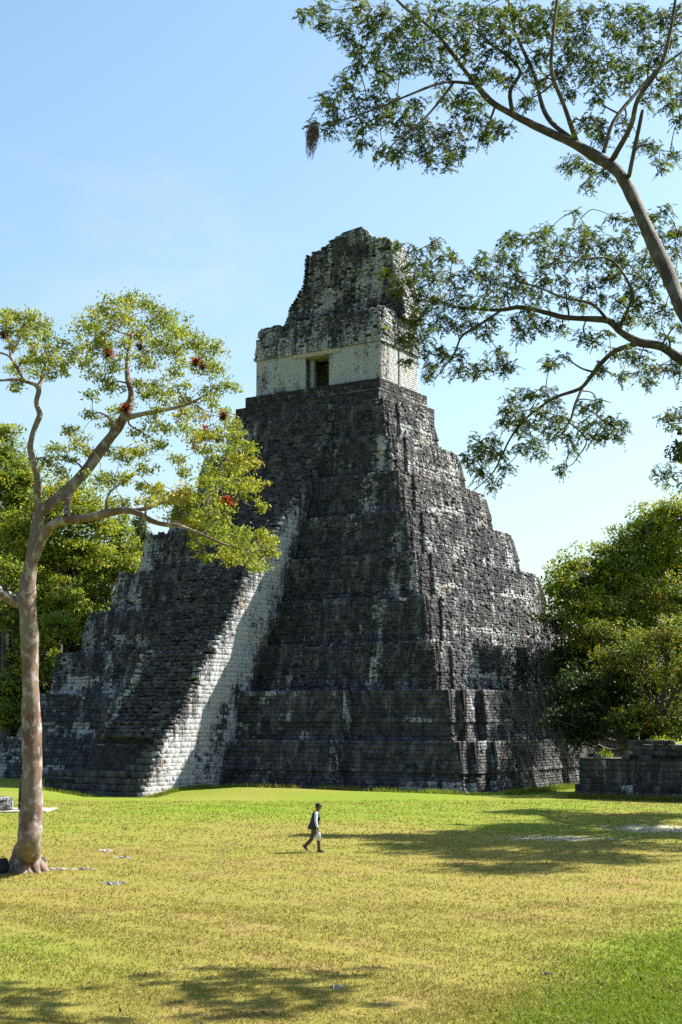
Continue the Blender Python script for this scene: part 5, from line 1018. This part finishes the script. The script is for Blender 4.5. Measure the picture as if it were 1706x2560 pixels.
def shoe(loc, rot):
    sb = MB(); n = 16; prof = [(0.0, 1.0), (0.025, 1.03), (0.055, 0.95), (0.085, 0.70), (0.105, 0.42)]; vs_ = []
    for z_, k in prof:
        for i in range(n):
            a = 2 * math.pi * i / n; x = 0.145 * math.cos(a); y = 0.052 * math.sin(a) * (1 + 0.15 * math.cos(a)); sh_ = -0.055 * (z_ / 0.105) ** 1.5; vs_.append((x * k + sh_, y * (0.6 + 0.4 * k), z_))
    sb.add(vs_, [tuple(range(n - 1, -1, -1)), tuple(range(4 * n, 5 * n))] + [(j * n + i, j * n + (i + 1) % n, (j + 1) * n + (i + 1) % n, (j + 1) * n + i) for j in range(4) for i in range(n)])
    o = sb.build('shoe', M_SHOE, MAN, True); o.location = loc; o.rotation_euler = rot
shoe((0.185, -0.10, 0.0), (0, 0, 0)); shoe((-0.40, 0.105, 0.11), (0, math.radians(48), 0))
# carried bag, hanging from the hand nearest the viewer
gb = lumpy([(0.3, 0.02), (0.80, 0.04), (1.0, 0.12), (0.85, 0.20), (0.6, 0.26), (0.25, 0.31), (0.14, 0.34)], 18, 0.10, 0.05, 0.11, 2.0)
BAG = empty('carrier_bag', (c[0] + 0.10, c[1] - 0.215, MAN.location.z + 0.43)); tag(BAG, 'crumpled white carrier bag held in the walking man\'s near hand', 'bag')
link('bag_body', gb.mesh('bag_body'), M_BAGW, BAG)
hn = MB(); hn.tube(spline([(-0.02, 0, 0.31), (-0.03, 0.01, 0.37), (0.0, 0.015, 0.40), (0.03, 0.01, 0.37), (0.02, 0, 0.31)], 4), np.full(17, 0.008), 5); hn.build('handle', M_BAGW, BAG)

# ================================================================== fallen leaves
def litter():
    n = 5200; d = np.sqrt(R.uniform(20 ** 2, 60 ** 2, n)); x = d * R.uniform(-0.26, 0.26, n); near = np.exp(-((x + 9) ** 2 + (d - 43) ** 2) / 30) + np.exp(-((x - 2) ** 2 + (d - 25) ** 2) / 60) * 0.6 + 0.12
    k = R.random(n) < near; x, d = x[k], d[k]; n = len(x); p = np.stack([x, d, gz(x, d) + R.uniform(0.02, 0.06, n)], -1)
    nr = rand_dirs(n) * 0.6 + Z; v, f, t = leaves(p, rand_dirs(n) * np.array([1, 1, 0.3]), nr, R.uniform(0.06, 0.13, n), R.uniform(0.03, 0.06, n), np.clip(pick_tints(n, [(0.16, 0.09, 0.04, 2), (0.28, 0.20, 0.10, 1.5), (0.07, 0.045, 0.025, 1.5)]) * R.uniform(0.7, 1.3, (n, 1)), 0, 0.6), 0.008)
    o = link('fallen_leaves', np_mesh('fallen_leaves', v, f, {'tint': t}), M_LEAF); o['kind'] = 'stuff'; tag(o, 'dry brown fallen leaves scattered over the turf', 'leaves')
litter()
